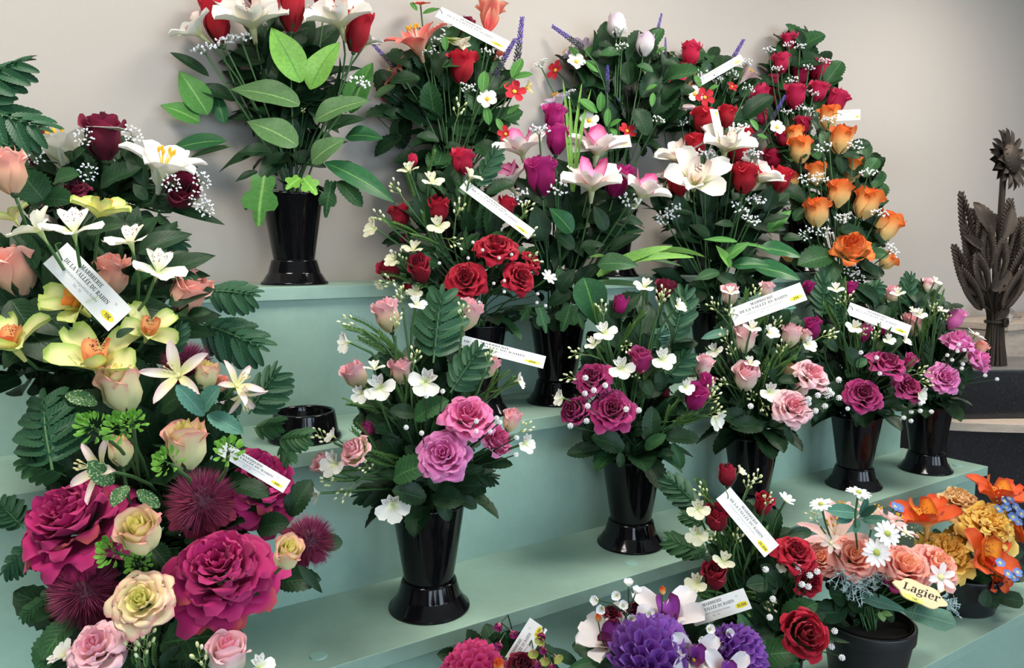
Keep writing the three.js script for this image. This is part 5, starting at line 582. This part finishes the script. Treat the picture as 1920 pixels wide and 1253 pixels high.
{ // magenta blooms
  const m = pot(945, -.95, 1, 'black pot under the magenta bouquet at the bottom edge', .075, .11); const b = new Bouquet('magenta_bouquet', 'magenta bouquet with tiny green and pink bells at the bottom edge of the photograph', m); b.c(780, 1060, .34375); b.D -= .02;
  b.head(ballHead('#c02c6c', '#dd5a90', 'chrysanthemum', 90, .2), 320, 590, 330, .1, [-.1, .8, .6]); b.rose('open', 'magenta', 180, 570, 150, .08, [-.4, .7, .5]); b.rose('side', 'wine', 580, 560, 200, .1, [.2, .8, .5]); b.rose('side', 'wine', 230, 490, 120, .02, [-.3, .8, .3]); b.rose('bud', 'orange', 450, 545, 70, .13, [.1, .8, .5]); b.rose('side', 'orange', 375, 465, 40, .05, [0, 1, .3]);
  const bl = starHead('bell_bloom', 5, ['#b8bc58', '#a02c6c', '#b8c060'], { w: .5, el: 1.1, be: .1, er: .08, nk: '#b86a9a' }), gr = starHead('bell_bloom', 5, ['#c88aa0', '#c0c060', '#d89a50'], { w: .5, el: 1.0, be: -.2, er: .08, nk: '#c07aa0' }); for (const [x, y, k] of [[455, 325, 0], [525, 365, 0], [455, 425, 0], [640, 470, 1], [680, 400, 1], [765, 500, 1], [695, 450, 0], [660, 530, 0], [700, 510, 1], [740, 545, 0], [690, 375, 0]]) b.head(k ? gr : bl, x, y, 85, .12, [rr(-.4, .5), -.3, .9]);
  b.leaf('round', 'dark', 400, 540, 330, 415, .05, .04, 1.6); b.leaf('round', 'dark', 440, 520, 470, 440, .04, .04, 1.2); b.fill(30, 940, 1235, 95, 30, 80, ['dark'], 'rose', [-.08, .05]); b.done();
}
// ---- the left column of bouquets
{ // wine roses and lilies
  const m = vase(165, -1.62, 4, 'black vase hidden behind the wine roses and white lilies at the left'); const b = new Bouquet('wine_rose_bouquet', 'bouquet of wine red roses and white lilies with yellow stamens, upper left', m); b.c(0, 0, .3352); b.D -= .08;
  for (const [f, x, y, s, fw, d] of [['cup', 580, 770, 230, .1, [.1, 1, .3]], ['side', 430, 1060, 150, .1, [-.05, .8, .7]], ['cup', 1010, 1090, 190, .1, [.45, .4, .7]], ['side', 1050, 990, 150, .06, [.5, .6, .4]], ['cup', 165, 920, 120, .03, [-.2, 1, .2]], ['cup', 235, 755, 80, 0, [-.1, 1, .1]]]) b.rose(f, 'wine', x, y, s, fw, d);
  const wl = lilyHead(['#e4e6c8', '#f4f2ec', '#f6f4f0'], { k: 9, w: 1.25, el: 1.35, be: -1.45, ant: '#e0ac20', fil: '#e2c040' }); b.head(wl, 920, 900, 400, .12, [.35, .85, .35]); b.head(wl, 330, 800, 430, .05, [-.25, 1, .3]);
  for (const [x, y] of [[470, 765], [740, 750], [490, 965], [960, 1025], [1110, 1115], [1150, 1165], [1130, 1010], [190, 870]]) b.head(clusterHead(), x, y, 110, .15);
  for (const l of [['rose', 'mid', 250, 1130, 110, 960, .14, .17, 1.6], ['rose', 'mid', 240, 1120, 370, 1090, .14, .16, 1.3], ['rose', 'mid', 300, 1020, 400, 950, .1, .12, 1.2], ['rose', 'dark', 560, 1050, 730, 900, .1, .12, 1], ['broad', 'dark', 820, 1040, 700, 810, .1, .11, .8], ['broad', 'dark', 310, 960, 130, 800, .04, .05, .8], ['broad', 'dark', 820, 1120, 745, 1020, .12, .13, 1.2], ['long', 'dark', 900, 1150, 1240, 1215, .08, .1, .6], ['rose', 'dark', 450, 1000, 420, 820, .06, .07, .8]]) b.leaf(...l);
  b.fill(56, 205, 350, 135, 60, 90, ['dark'], 'rose', [-.08, .07]); b.done();
}
{ // yellow-green orchids and peach roses
  const m = vase(190, -1.4, 3, 'black vase hidden behind the peach roses and yellow green orchids'); const b = new Bouquet('lime_orchid_bouquet', 'bouquet of yellow green orchids, peach roses and white alstroemeria behind the large hanging tag', m); b.c(0, 380, .3511); b.D -= .12;
  for (const [f, x, y, s, fw, d] of [['cup', 80, 370, 240, .08, [-.15, 1, .2]], ['cup', 600, 390, 200, .07, [.1, 1, .25]], ['cup', 1000, 490, 215, .07, [.5, .8, .3]]]) b.rose(f, 'peach', x, y, s, fw, d);
  b.c(0, 0, .3352); b.rose('cup', 'peach', 40, 960, 230, .1, [-.2, 1, .2]); b.head(orchidHead(ORC.yellow, 1), 570, 1150, 340, .13, [.3, .9, .3], 2.6); b.c(0, 380, .3511);
  const lo = orchidHead(ORC.lime, 1), yo = orchidHead(ORC.yellow, 1);
  b.head(yo, 370, 520, 400, .16, [-.2, .5, .8], 2.6); b.head(lo, 500, 810, 520, .2, [.1, .75, .65], 3.1); b.head(lo, 800, 670, 330, .15, [.45, .5, .6], 2.8); b.head(lo, 30, 720, 420, .18, [-.2, .7, .6], 3.2); b.head(lo, 50, 60, 200, .08, [-.6, .8, .2], 3);
  const al = butterflyHead('#f5f2e0'); for (const [x, y, s, d] of [[390, 120, 290, [.1, .9, .45]], [190, 120, 290, [-.4, .85, .3]], [690, 190, 240, [-.1, .9, .4]], [850, 340, 260, [.4, .75, .4]]]) b.head(al, x, y, s, .2, d, rr(-.4, .4));
  for (const l of [['fern', 'fern', 1100, 470, 1360, 480, .02, .03, 1.1], ['fern', 'fern', 1060, 640, 1400, 760, .02, .04, 1], ['fern', 'fern', 760, 250, 990, 190, .04, .03, .8], ['fern', 'fern', 850, 330, 1040, 300, .03, .03, .7], ['fern', 'fern', 900, 830, 960, 640, .12, .12, .8], ['rose', 'mid', 700, 440, 840, 320, .1, .1, .8], ['rose', 'dark', 1000, 600, 1110, 570, .08, .09, .8], ['broad', 'dark', 470, 160, 640, 70, .14, .16, 1], ['broad', 'dark', 60, 640, 380, 820, .1, .15, .9], ['broad', 'dark', 100, 560, 330, 650, .1, .13, 1.2], ['broad', 'dark', 60, 520, 150, 680, .12, .14, 1.4], ['broad', 'dark', 620, 720, 700, 660, .2, .2, 1.1]]) b.leaf(...l);
  b.fill(76, 170, 560, 190, 140, 120, ['dark'], 'broad', [-.08, .1]); b.fill(20, 80, 680, 110, 60, 130, ['dark'], 'broad', [-.04, .12]); b.fill(16, 240, 440, 90, 50, 100, ['dark'], 'broad', [-.08, .02]); b.done();
}
{ // peonies, thistles and cream roses
  const m = vase(290, -1.2, 2, 'black vase hidden behind the wine coloured peonies'); const b = new Bouquet('peony_bouquet', 'large bouquet of wine coloured peonies, thistle blooms and cream roses with pink edges', m); b.c(0, 780, .3776); b.D -= .1;
  for (const [x, y, s, f, d] of [[360, 520, 560, .12, [-.25, .8, .65]], [1085, 770, 540, .17, [.1, .8, .65]], [1280, 330, 440, .02, [.5, .6, .5]]]) b.head(peonyHead('wine', s > 500 ? (x > 500 ? 1 : 0) : 0), x, y, s, f, d);
  for (const [x, y, s, f, d] of [[1000, 420, 400, .12, [.1, .8, .6]], [420, 870, 420, .14, [-.3, .5, .8]], [1535, 620, 320, .06, [.6, .5, .5]]]) b.head(pomponHead(), x, y, s, f, d);
  for (const [fm, x, y, s, f, d] of [['cup', 925, 150, 225, .12, [.05, 1, .3]], ['bud', 600, 175, 150, .13, [-.05, 1, .15]], ['cup', 700, 590, 230, .21, [.05, .75, .65]], ['cup', 1425, 690, 165, .17, [.4, .8, .55]], ['open', 695, 915, 300, .24, [.1, .6, .8]]]) b.rose(fm, 'cream', x, y, s, f, d);
  b.c(0, 380, .3511); b.rose('cup', 'cream', 650, 1000, 240, .1, [-.1, 1, .35]); b.rose('cup', 'cream', 1100, 925, 140, .05, [.3, 1, .2]); b.rose('cup', 'peach', 1185, 970, 80, .03, [.4, .9, .1]);
  b.head(pomponHead(), 1000, 870, 330, -.02, [.1, 1, .3]);
  const ps = lilyHead(['#ece8a8', '#f6e8dc', '#ecbcc8'], { k: 10, n: 5, w: .8, el: .5, be: -.45, ant: '#d8c890', fil: '#e8e4b0' }); b.head(ps, 915, 895, 250, .12, [.0, .35, .95]); b.head(ps, 1300, 940, 190, .06, [.6, .5, .4]); b.head(ps, 1310, 1080, 170, .05, [.4, -.7, .4]);
  b.c(0, 780, .3776); b.head(ps, 420, 250, 240, .2, [-.5, .3, .8]);
  for (const [x, y, q, d] of [[440, 40, 190, [-.3, .6, .8]], [590, 45, 190, [.1, .5, .9]], [815, 220, 180, [-.3, .5, .8]], [1130, 160, 170, [.2, .6, .8]], [545, 660, 190, [-.2, .6, .9]], [675, 735, 150, [.1, .3, 1]], [660, 20, 150, [.3, .6, .7]]]) b.head(boxHead(), x, y, q, .2, d);
  for (const l of [['fern', 'fern', 260, 270, 190, -130, .12, .08, 1.2], ['fern', 'mid', 330, 300, 90, 190, .1, .1, 1], ['fern', 'fern', 120, 560, -20, 420, .05, .05, 1.1], ['fern', 'fern', 180, 620, -10, 780, .06, .07, 1], ['fern', 'mid', 260, 880, 90, 1000, .08, .09, .9], ['rose', 'spot', 560, 340, 450, 240, .19, .21, 1], ['rose', 'spot', 640, 350, 550, 430, .2, .22, 1.1], ['rose', 'spot', 680, 370, 790, 450, .2, .2, .8], ['rose', 'dark', 1440, 500, 1520, 320, .02, .02, 1.1], ['rose', 'dark', 1280, 560, 1400, 520, .06, .08, 1.2], ['rose', 'dark', 1380, 830, 1560, 800, .08, .1, .9], ['long', 'dark', 1480, 740, 1605, 885, .1, .1, .8], ['rose', 'dark', 1590, 640, 1695, 620, .04, .04, 1.4], ['rose', 'mid', 800, 1130, 1130, 1060, .17, .2, .9], ['rose', 'mid', 380, 1000, 190, 1180, .14, .18, 1], ['rose', 'mid', 300, 1050, 170, 1260, .15, .18, 1.1], ['rose', 'dark', 840, 1180, 900, 1260, .15, .16, 1.3], ['rose', 'dark', 750, 640, 820, 740, .12, .14, 1.2]]) b.leaf(...l);
  b.c(0, 380, .3511); for (const l of [['fern', 'fern', 1330, 1130, 1470, 890, .02, .03, 1.2], ['fern', 'fern', 1280, 1150, 1180, 1000, .02, .03, .8], ['rose', 'blue', 1090, 1140, 950, 980, .12, .14, .7], ['rose', 'blue', 1090, 1110, 1130, 990, .12, .14, 1.1], ['rose', 'blue', 1110, 1130, 1280, 1210, .12, .14, .7], ['rose', 'spot', 520, 1080, 345, 1010, .12, .13, .8], ['broad', 'dark', 860, 1110, 1010, 960, .08, .1, 1.2]]) b.leaf(...l);
  b.c(0, 780, .3776); b.leaf('fern', 'mid', 1380, 120, 1530, 90, 0, .02, 1); b.leaf('fern', 'mid', 1400, 140, 1440, 230, .0, .02, 1); b.leaf('fern', 'mid', 1260, 60, 1390, 30, -.02, 0, 1);
  b.fill(74, 290, 900, 190, 170, 120, ['dark'], 'rose', [-.08, .1]); b.fill(26, 260, 1150, 170, 70, 130, ['dark'], 'rose', [-.05, .14]); b.done();
}
{ // pale pink roses at the very bottom
  const m = pot(300, -.97, 1, 'black pot below the frame under the pale pink roses', .075, .12); const b = new Bouquet('blush_rose_bouquet', 'pale pink and white roses at the bottom left corner', m); b.c(0, 780, .3776);
  b.D = .86; b.rose('open', 'creampink', 470, 1140, 300, .06, [-.1, .8, .6]); b.rose('cup', 'creampink', 1130, 1200, 210, .04, [.1, 1, .35]); b.rose('cup', 'creampink', 560, 1190, 200, .03, [.2, .9, .4]);
  for (const [x, y, d] of [[690, 1100, [.1, 1, .2]], [740, 1080, [.2, 1, .2]], [660, 1160, [-.1, 1, .3]], [720, 1180, [.1, 1, .3]], [1000, 1230, [-.2, 1, .2]]]) b.head(buds, x, y, 170, .05, d); b.head(white, 300, 1190, 150, .06, [-.5, .6, .6]); b.head(ivory, 720, 1000, 130, .05, [.1, .9, .4]); b.head(white, 1290, 1240, 140, .05, [.4, .7, .5]); b.head(fil0, 680, 1210, 200, .04); b.head(fil1, 760, 1200, 200, .04);
  for (const l of [['rose', 'dark', 560, 1260, 430, 1230, .03, .05, 1.2], ['rose', 'dark', 900, 1290, 1000, 1170, .02, .02, 1], ['rose', 'dark', 800, 1260, 870, 1150, .02, .02, 1]]) b.leaf(...l); b.fill(20, 300, 1300, 150, 40, 100, ['dark'], 'rose', [-.05, .04]); b.done();
}
{ // fern bouquet outside the frame
  const m = vase(-190, -1.6, 4, 'black vase beyond the left edge with the fern fronds'); const b = new Bouquet('fern_bouquet', 'fern fronds reaching into the picture at the upper left edge', m); b.c(0, 0, .3352); b.D -= .12;
  for (const l of [['fern', 'fern', -220, 520, 110, 300, .05, .06, 1], ['fern', 'fern', -180, 600, 235, 690, .05, .07, .9], ['fern', 'fern', -160, 760, 140, 830, .06, .07, .9], ['fern', 'fern', -200, 700, 30, 470, .05, .06, .7]]) b.leaf(...l); b.rose('cup', 'wine', -330, 500, 200, .05, [0, 1, .3]); b.fill(14, -130, 300, 80, 90, 110, ['dark']); b.done();
}
// ------------------------------------------------------------------ price tags
function tagTex(price, big) {
  const c = document.createElement('canvas'); c.width = 640; c.height = 170; const x = c.getContext('2d'); x.fillStyle = '#f2f1ed'; x.fillRect(0, 0, 640, 170); x.fillStyle = '#26262c'; x.textAlign = 'center';
  x.font = 'bold 33px serif'; x.fillText('MARBRERIE', 290, 42); x.fillText('DE LA VALLÉE DU RAHIN', 290, 80); x.fillStyle = '#6a6a72'; x.font = '20px serif'; x.fillText('Créations et compositions florales', 280, 112); x.fillText('Tél. - 70', 280, 138); x.font = '18px serif'; x.fillText('70', 540, 50);
  x.fillStyle = '#f4e23c'; x.beginPath(); x.ellipse(560, 118, big ? 66 : 54, big ? 24 : 20, -.03, 0, 7); x.fill(); x.fillStyle = '#222'; x.font = 'bold ' + (big ? 32 : 30) + 'px sans-serif'; x.fillText(price, 560, 129); const t = new THREE.CanvasTexture(c); t.colorSpace = THREE.SRGBColorSpace; t.anisotropy = 8; return t;
}
const tagMats = {};
function priceTag(label, price, p0, p1, h, roll = 0, bowl = 0) {      // p0, p1: the ends of its middle line; h its height in metres
  const L = p0.distanceTo(p1), x = p1.clone().sub(p0).normalize(), n0 = FWD.clone().negate().add(V(0, .25, 0)); const y = n0.clone().cross(x).normalize(), n = x.clone().cross(y).normalize();
  const m = new THREE.Matrix4().makeBasis(x, y, n), o = thing('price_tag', label, 'price tag', p0.clone().add(p1).multiplyScalar(.5), 'white card price tags'); o.quaternion.setFromRotationMatrix(m); o.rotateX(roll);
  const s = new THREE.Shape([[-L / 2, -h / 2], [L / 2, -h / 2], [L / 2, h / 2], [-L / 2, h / 2]].map((q) => new THREE.Vector2(...q))), hole = new THREE.Path(); hole.absellipse(-L / 2 + h * .36, 0, h * .2, h * .2, 0, 6.283, true); s.holes.push(hole);
  const g = new THREE.ExtrudeGeometry(s, { depth: .0006, bevelEnabled: false, curveSegments: 14 }), u = g.attributes.uv, p = g.attributes.position; for (let i = 0; i < u.count; i++) u.setXY(i, p.getX(i) / L + .5, p.getY(i) / h + .5);
  tagMats[price] ??= std({ map: tagTex(price, price.length > 4), roughness: .55 }); mesh('card', g, tagMats[price], o); mesh('eyelet_strap', tube([V(-L / 2 + h * .36, 0, .0005), V(-L / 2 + h * .2, h * .1, .006), V(-L / 2 - h * .2, h * .2, .002), V(-L / 2 - h * .35, h * .3, -.012)], .0009, 8, 5), M.stem, o); shade(o);
}
const pr = (x, y, d) => at(x, y, d);
priceTag('long white price tag marked 30€ among the coral lilies', '30€', pr(822, 22, 1.83), pr(951, 88, 1.8), .03);
priceTag('long white price tag marked 25€ sloping across the dark red roses', '25€', pr(868, 345, 1.58), pr(997, 440, 1.55), .022);
priceTag('white price tag marked 25€ behind the fern of the bright pink rose bouquet', '25€', pr(848, 636, 1.31), pr(1021, 680, 1.3), .0215);
priceTag('wide white price tag marked 25€ tilted up over the pale pink roses', '25€', pr(1372, 596, 1.76), pr(1507, 546, 1.72), .042);
priceTag('white price tag marked 25€ lying over the dark violet-pink roses', '25€', pr(1590, 578, 2.0), pr(1705, 622, 1.97), .034);
priceTag('white price tag marked 20.00€ hanging steeply below the top dark red rosebud', '20.00€', pr(1356, 925, 1.4), pr(1447, 1034, 1.37), .034);
priceTag('white price tag marked 20.00€ stuck in beside the white and violet orchid', '20.00€', pr(1290, 1158, 1.31), pr(1402, 1122, 1.28), .034);
priceTag('white price tag marked 20.00€ standing in the magenta bouquet', '20.00€', pr(952, 1262, 1.12), pr(1010, 1170, 1.13), .03);
priceTag('large white hanging tag with printed lines over the peach roses and yellow orchid', '10€', pr(104, 475, .97), pr(226, 601, .95), .038);
priceTag('white price tag marked 34€ across the upper wine peony', '34€', pr(412, 838, .93), pr(538, 913, .92), .0165);
priceTag('narrow white price tag upright between the red roses and the white orchid', '30€', pr(1352, 268, 1.97), pr(1338, 205, 1.98), .028, .5);
priceTag('short white price tag marked 38€ beside the topmost orange rose', '38€', pr(1570, 217, 2.3), pr(1613, 215, 2.28), .034);
priceTag('white price tag mostly hidden behind a pink-lipped orchid', '28€', pr(1072, 275, 1.72), pr(1182, 264, 1.74), .03);
priceTag('slanting white price tag behind the lilac lily and lavender tip', '32€', pr(1305, 158, 2.28), pr(1392, 108, 2.27), .024);
priceTag('white card seen nearly edge-on across the topmost wine rose', '30€', pr(176, 241, 1.22), pr(236, 243, 1.2), .03, -1.25);
{ // the handwritten plaque
  const o = thing('name_plaque', 'pale cloud-shaped plaque with handwriting in the peach rose pot', 'plaque', at(1724, 1114, 1.46)), s = new THREE.Shape(); const L = .1; for (let i = 0; i <= 48; i++) { const a = i / 48 * 6.2832, r = 1 + .09 * Math.cos(a * 6 + .4), X = Math.cos(a) * L / 2 * r, Y = Math.sin(a) * L * .2 * r; i ? s.lineTo(X, Y) : s.moveTo(X, Y); }
  const c = document.createElement('canvas'); c.width = 512; c.height = 256; const x = c.getContext('2d'); x.fillStyle = '#efcf9e'; x.fillRect(0, 0, 512, 256); x.fillStyle = '#f4e66a'; x.beginPath(); x.ellipse(190, 205, 100, 26, .05, 0, 7); x.fill(); x.fillStyle = '#241a18'; x.font = 'italic bold 104px serif'; x.textAlign = 'center'; x.fillText('Lagier', 256, 146); x.font = 'bold 30px sans-serif'; x.fillText('19€', 205, 216); const t = new THREE.CanvasTexture(c); t.colorSpace = THREE.SRGBColorSpace;
  const g = new THREE.ExtrudeGeometry(s, { depth: .003, bevelEnabled: true, bevelSize: .0008, bevelThickness: .0008, bevelSegments: 1 }), u = g.attributes.uv, p = g.attributes.position; for (let i = 0; i < u.count; i++) u.setXY(i, p.getX(i) / (L * 1.12) + .5, p.getY(i) / (L * .5) + .5);
  mesh('plaque_board', g, std({ map: t, roughness: .5 }), o); mesh('plaque_pick', tube([V(0, -.01, -.001), V(-.005, -.03, -.004), V(-.01, -.05, -.006)], .0015, 6, 5), M.darkStem, o);
  const X = V(0, 0, 0).addScaledVector(RIGHT, .92).addScaledVector(UPV, -.36).normalize(), N = V(0, 0, 0).addScaledVector(FWD, -.8).add(V(0, .55, 0)).normalize(), Y = N.clone().cross(X).normalize(); o.quaternion.setFromRotationMatrix(new THREE.Matrix4().makeBasis(X, Y, X.clone().cross(Y))); shade(o);
}
// ------------------------------------------------------------------ the empty vase foot on the third shelf
{ const p = standAt(572, -1.405, TIER[3]), o = thing('vase_base', 'empty black plastic vase foot standing alone on the third shelf', 'vase base', p); mesh('foot_ring', new THREE.LatheGeometry([[0, .006], [.046, .006], [.0495, .049], [.051, .0525], [.0545, .0525], [.056, .05], [.0615, .014], [.065, .010], [.0675, .004], [.066, 0], [0, 0]].map(([r, y]) => new THREE.Vector2(r, y)), 56), M.black, o); shade(o); }
// ------------------------------------------------------------------ stone samples and bronze sunflower at the end
{
  const fx = V(RIGHT.x * .97 + .1, 0, RIGHT.z * .97).normalize(), turn = Math.atan2(-fx.z, fx.x);
  const put = (o, px, py, d) => { const p = at(px, py, d); o.position.set(p.x, 0, p.z); o.rotation.y = turn; return p; };
  const top = at(1802, 696, 2.5).y, bot = at(1802, 789, 2.5).y, slabB = at(1802, 806, 2.5).y;
  const o1 = thing('stone_pedestal', 'dark polished rounded stone pedestal beside the end of the shelves', 'pedestal', V(0, 0, 0)); put(o1, 1790, 800, 2.5); mesh('pedestal_body', (() => { const s = new THREE.Shape(); s.moveTo(-.02, 0); s.bezierCurveTo(.15, -.05, .5, -.08, .7, -.02); s.lineTo(.7, .4); s.lineTo(-.02, .4); s.lineTo(-.02, 0); return new THREE.ExtrudeGeometry(s, { depth: slabB - .001, bevelEnabled: false, curveSegments: 16 }).rotateX(-Math.PI / 2); })(), M.granite, o1); shade(o1);
  const o2 = thing('stone_slab', 'light brown rough stone slab with a curved front edge', 'stone slab', V(0, 0, 0)); put(o2, 1790, 800, 2.5); o2.position.y = slabB; mesh('slab_body', (() => { const s = new THREE.Shape(); s.moveTo(-.03, 0); s.bezierCurveTo(.12, -.06, .5, -.1, .74, -.03); s.lineTo(.74, .42); s.lineTo(-.03, .42); s.lineTo(-.03, 0); return new THREE.ExtrudeGeometry(s, { depth: bot - slabB - .003, bevelEnabled: true, bevelSize: .003, bevelThickness: .0015, bevelSegments: 1, curveSegments: 16 }).rotateX(-Math.PI / 2); })(), M.sandstone, o2); shade(o2);
  const o3 = thing('granite_block', 'dark granite block with a sawn top under the bronze sunflower', 'stone block', V(0, 0, 0)); put(o3, 1802, 760, 2.5); o3.position.y = bot; const h = top - bot; mesh('block_body', rbox(0, .62, 0, h, -.02 - .3, -.02, .003), M.granite, o3); mesh('sawn_top', box(.003, .617, h, h + .0015, -.317, -.023), M.graniteSawn, o3); shade(o3);
  const o4 = thing('stone_ledge', 'tan stone ledge against the wall behind the bronze sunflower', 'stone ledge', V(0, 0, 0)); { const p = standAt(1856, -1.52, 0), y = at(1900, 603, depthOf(p)).y; o4.position.set(p.x, 0, p.z); mesh('ledge_top', rbox(0, 1.4, y - .03, y, -.26, 0, .003), M.sandstone, o4); const t = (y - .03) / 4; for (let k = 0; k < 4; k++) for (let i = 0; i < 3; i++) mesh('stone', rbox(.01 + i * .46 + (k % 2 ? .0 : 0), .01 + i * .46 + .456, k * t + .002, (k + 1) * t - .002, -.25, -.012, .004), M.sandstone, o4); shade(o4);
    const g = thing('glass_block', 'small clear glass block on the tan stone ledge', 'glass block', V(p.x + .1, y, p.z - .06)); mesh('glass_body', rbox(-.02, .02, .0003, .035, -.02, .02, .002), M.crystal, g); shade(g); const g2 = thing('glass_plaque', 'slanted clear glass plaque at the right edge of the ledge', 'glass plaque', V(p.x + .23, y, p.z - .08)); const gm = mesh('glass_sheet', rbox(-.06, .06, 0, .09, -.006, .006, .002), M.crystal, g2); gm.rotation.x = -.9; gm.position.y = .006; shade(g2); }
  // bronze sunflower with wheat ears
  const base = at(1862, 676, 2.62); base.y = top + .0018; const bz = thing('bronze_sunflower', 'dark bronze sunflower sculpture bound with wheat ears on the granite block', 'sculpture', base), sc = (px, py, off = 0) => at(px, py, 2.62 - off).sub(base);
  const stalks = (px, py, off) => { const e = sc(px, py, off), k = sc(1862 + (px - 1862) * .08, 592, off * .4), f = sc(1862 - (px - 1862) * .12 + rr(-10, 10), 676, off * .3); f.y = .001; return [f, k, k.clone().lerp(e, .5).add(V(0, .01, 0)), e]; };
  mesh('flower_stalk', taper(stalks(1882, 318, 0), .010, .010, 14, 7), M.bronze, bz);
  const head = new THREE.Group(); head.name = 'sunflower_head'; head.position.copy(sc(1888, 300)); const n = V(0, 0, 0).addScaledVector(RIGHT, .55).addScaledVector(FWD, -.75).add(V(0, .1, 0)).normalize(); head.quaternion.setFromUnitVectors(V(0, 1, 0), n); head.scale.setScalar(.2); bz.add(head);
  mesh('seed_disc', join([new THREE.SphereGeometry(.26, 20, 10).scale(1, .45, 1).translate(0, .06, 0), ...Array.from({ length: 70 }, (_, i) => { const a = i * 2.4, r = .25 * Math.sqrt(i / 70); return blob(Math.cos(a) * r, .09 + .1 * (1 - r / .25), Math.sin(a) * r, .022, 1, 0); })]), M.bronze, head);
  for (let i = 0; i < 26; i++) { const g = petal({ L: .34, Wd: .15, elev: i % 2 ? .25 : .5, bend: -.6 + rr(-.2, .3), cup: .2, a: .6, b: .8, r0: .2, phi: i / 26 * 6.283, c0: '#fff', nu: 4, nt: 6 }); mesh('petal', g, M.bronze, head); }
  for (let i = 0; i < 12; i++) mesh('sepal', petal({ L: .3, Wd: .16, elev: -.4, bend: .5, cup: .2, a: .5, b: .9, r0: .08, y0: -.06, phi: i / 12 * 6.283, c0: '#fff', nu: 3, nt: 5 }), M.bronze, head);
  for (const [x0, y0, x1, y1, off] of [[1824, 490, 1801, 362, .02], [1832, 530, 1808, 425, .05], [1826, 560, 1788, 462, .06], [1838, 575, 1800, 505, .08], [1845, 490, 1838, 410, .04], [1853, 500, 1850, 420, .07], [1884, 480, 1893, 375, .04], [1892, 510, 1915, 410, .02], [1890, 550, 1928, 455, .05], [1885, 575, 1925, 500, .08], [1862, 470, 1866, 405, 0], [1872, 520, 1880, 450, .07], [1836, 470, 1822, 395, -.03], [1902, 500, 1938, 380, .0], [1848, 540, 1830, 480, .09]]) {
    const g = new THREE.Group(); g.name = 'wheat_ear'; bz.add(g); const a = sc(x0, y0, off), b = sc(x1, y1, off), q = [], ax = b.clone().sub(a).normalize(), sx = ax.clone().cross(FWD).normalize(), sy = ax.clone().cross(sx); mesh('stalk', taper(stalks(x0, y0, off), .0045, .004, 12, 5), M.bronze, g);
    for (let i = 0; i < 48; i++) { const t = i / 48, p = a.clone().lerp(b, t), an = i * 2.1, w = Math.sin(Math.PI * Math.min(1, .18 + t * .82)) , r = .017 * w, d = ax.clone().multiplyScalar(.85).addScaledVector(sx, Math.cos(an) * .6).addScaledVector(sy, Math.sin(an) * .6).normalize(); q.push(new THREE.OctahedronGeometry(1, 1).scale(.0062, .017, .0062).applyQuaternion(new THREE.Quaternion().setFromUnitVectors(V(0, 1, 0), d)).translate(p.x + (sx.x * Math.cos(an) + sy.x * Math.sin(an)) * r, p.y + (sx.y * Math.cos(an) + sy.y * Math.sin(an)) * r, p.z + (sx.z * Math.cos(an) + sy.z * Math.sin(an)) * r)); }
    mesh('grains', join(q), M.bronze, g).userData.kind = 'stuff'; }
  for (let i = 0; i < 16; i++) { const a = i / 16 * 6.283, r = .036, f = V(Math.cos(a) * r, .001, Math.sin(a) * r), k = V(Math.cos(a) * r * .6, .15, Math.sin(a) * r * .6), e = V(Math.cos(a) * r * 1.5, .27, Math.sin(a) * r * 1.5); mesh('stalk', taper([f, k, e], .0055, .004, 8, 5), M.bronze, bz); }
  mesh('binding', new THREE.TorusGeometry(.029, .006, 8, 28).rotateX(Math.PI / 2).translate(0, .145, 0), M.bronze, bz); mesh('binding_knot', new THREE.TorusGeometry(.012, .005, 8, 18).translate(-.005, .145, .034), M.bronze, bz);
  for (const [x0, y0, x1, y1, w] of [[1860, 545, 1900, 508, 1.2], [1860, 440, 1838, 378, .7], [1845, 555, 1820, 535, 1], [1878, 450, 1908, 388, .6], [1845, 470, 1815, 440, .55], [1868, 600, 1895, 575, .8]]) { const a = sc(x0, y0, .07), b = sc(x1, y1, .09), L = a.distanceTo(b), y = b.clone().sub(a).normalize(), x = y.clone().cross(FWD.clone().negate()).normalize(); const o = mesh('leaf', leafBlade(LEAF.rose.g), M.bronze, bz); o.quaternion.setFromRotationMatrix(new THREE.Matrix4().makeBasis(x, y, x.clone().cross(y))); o.scale.set(L * w, L, L); o.position.copy(a); }
  shade(bz);
}
renderer.render(scene, camera);
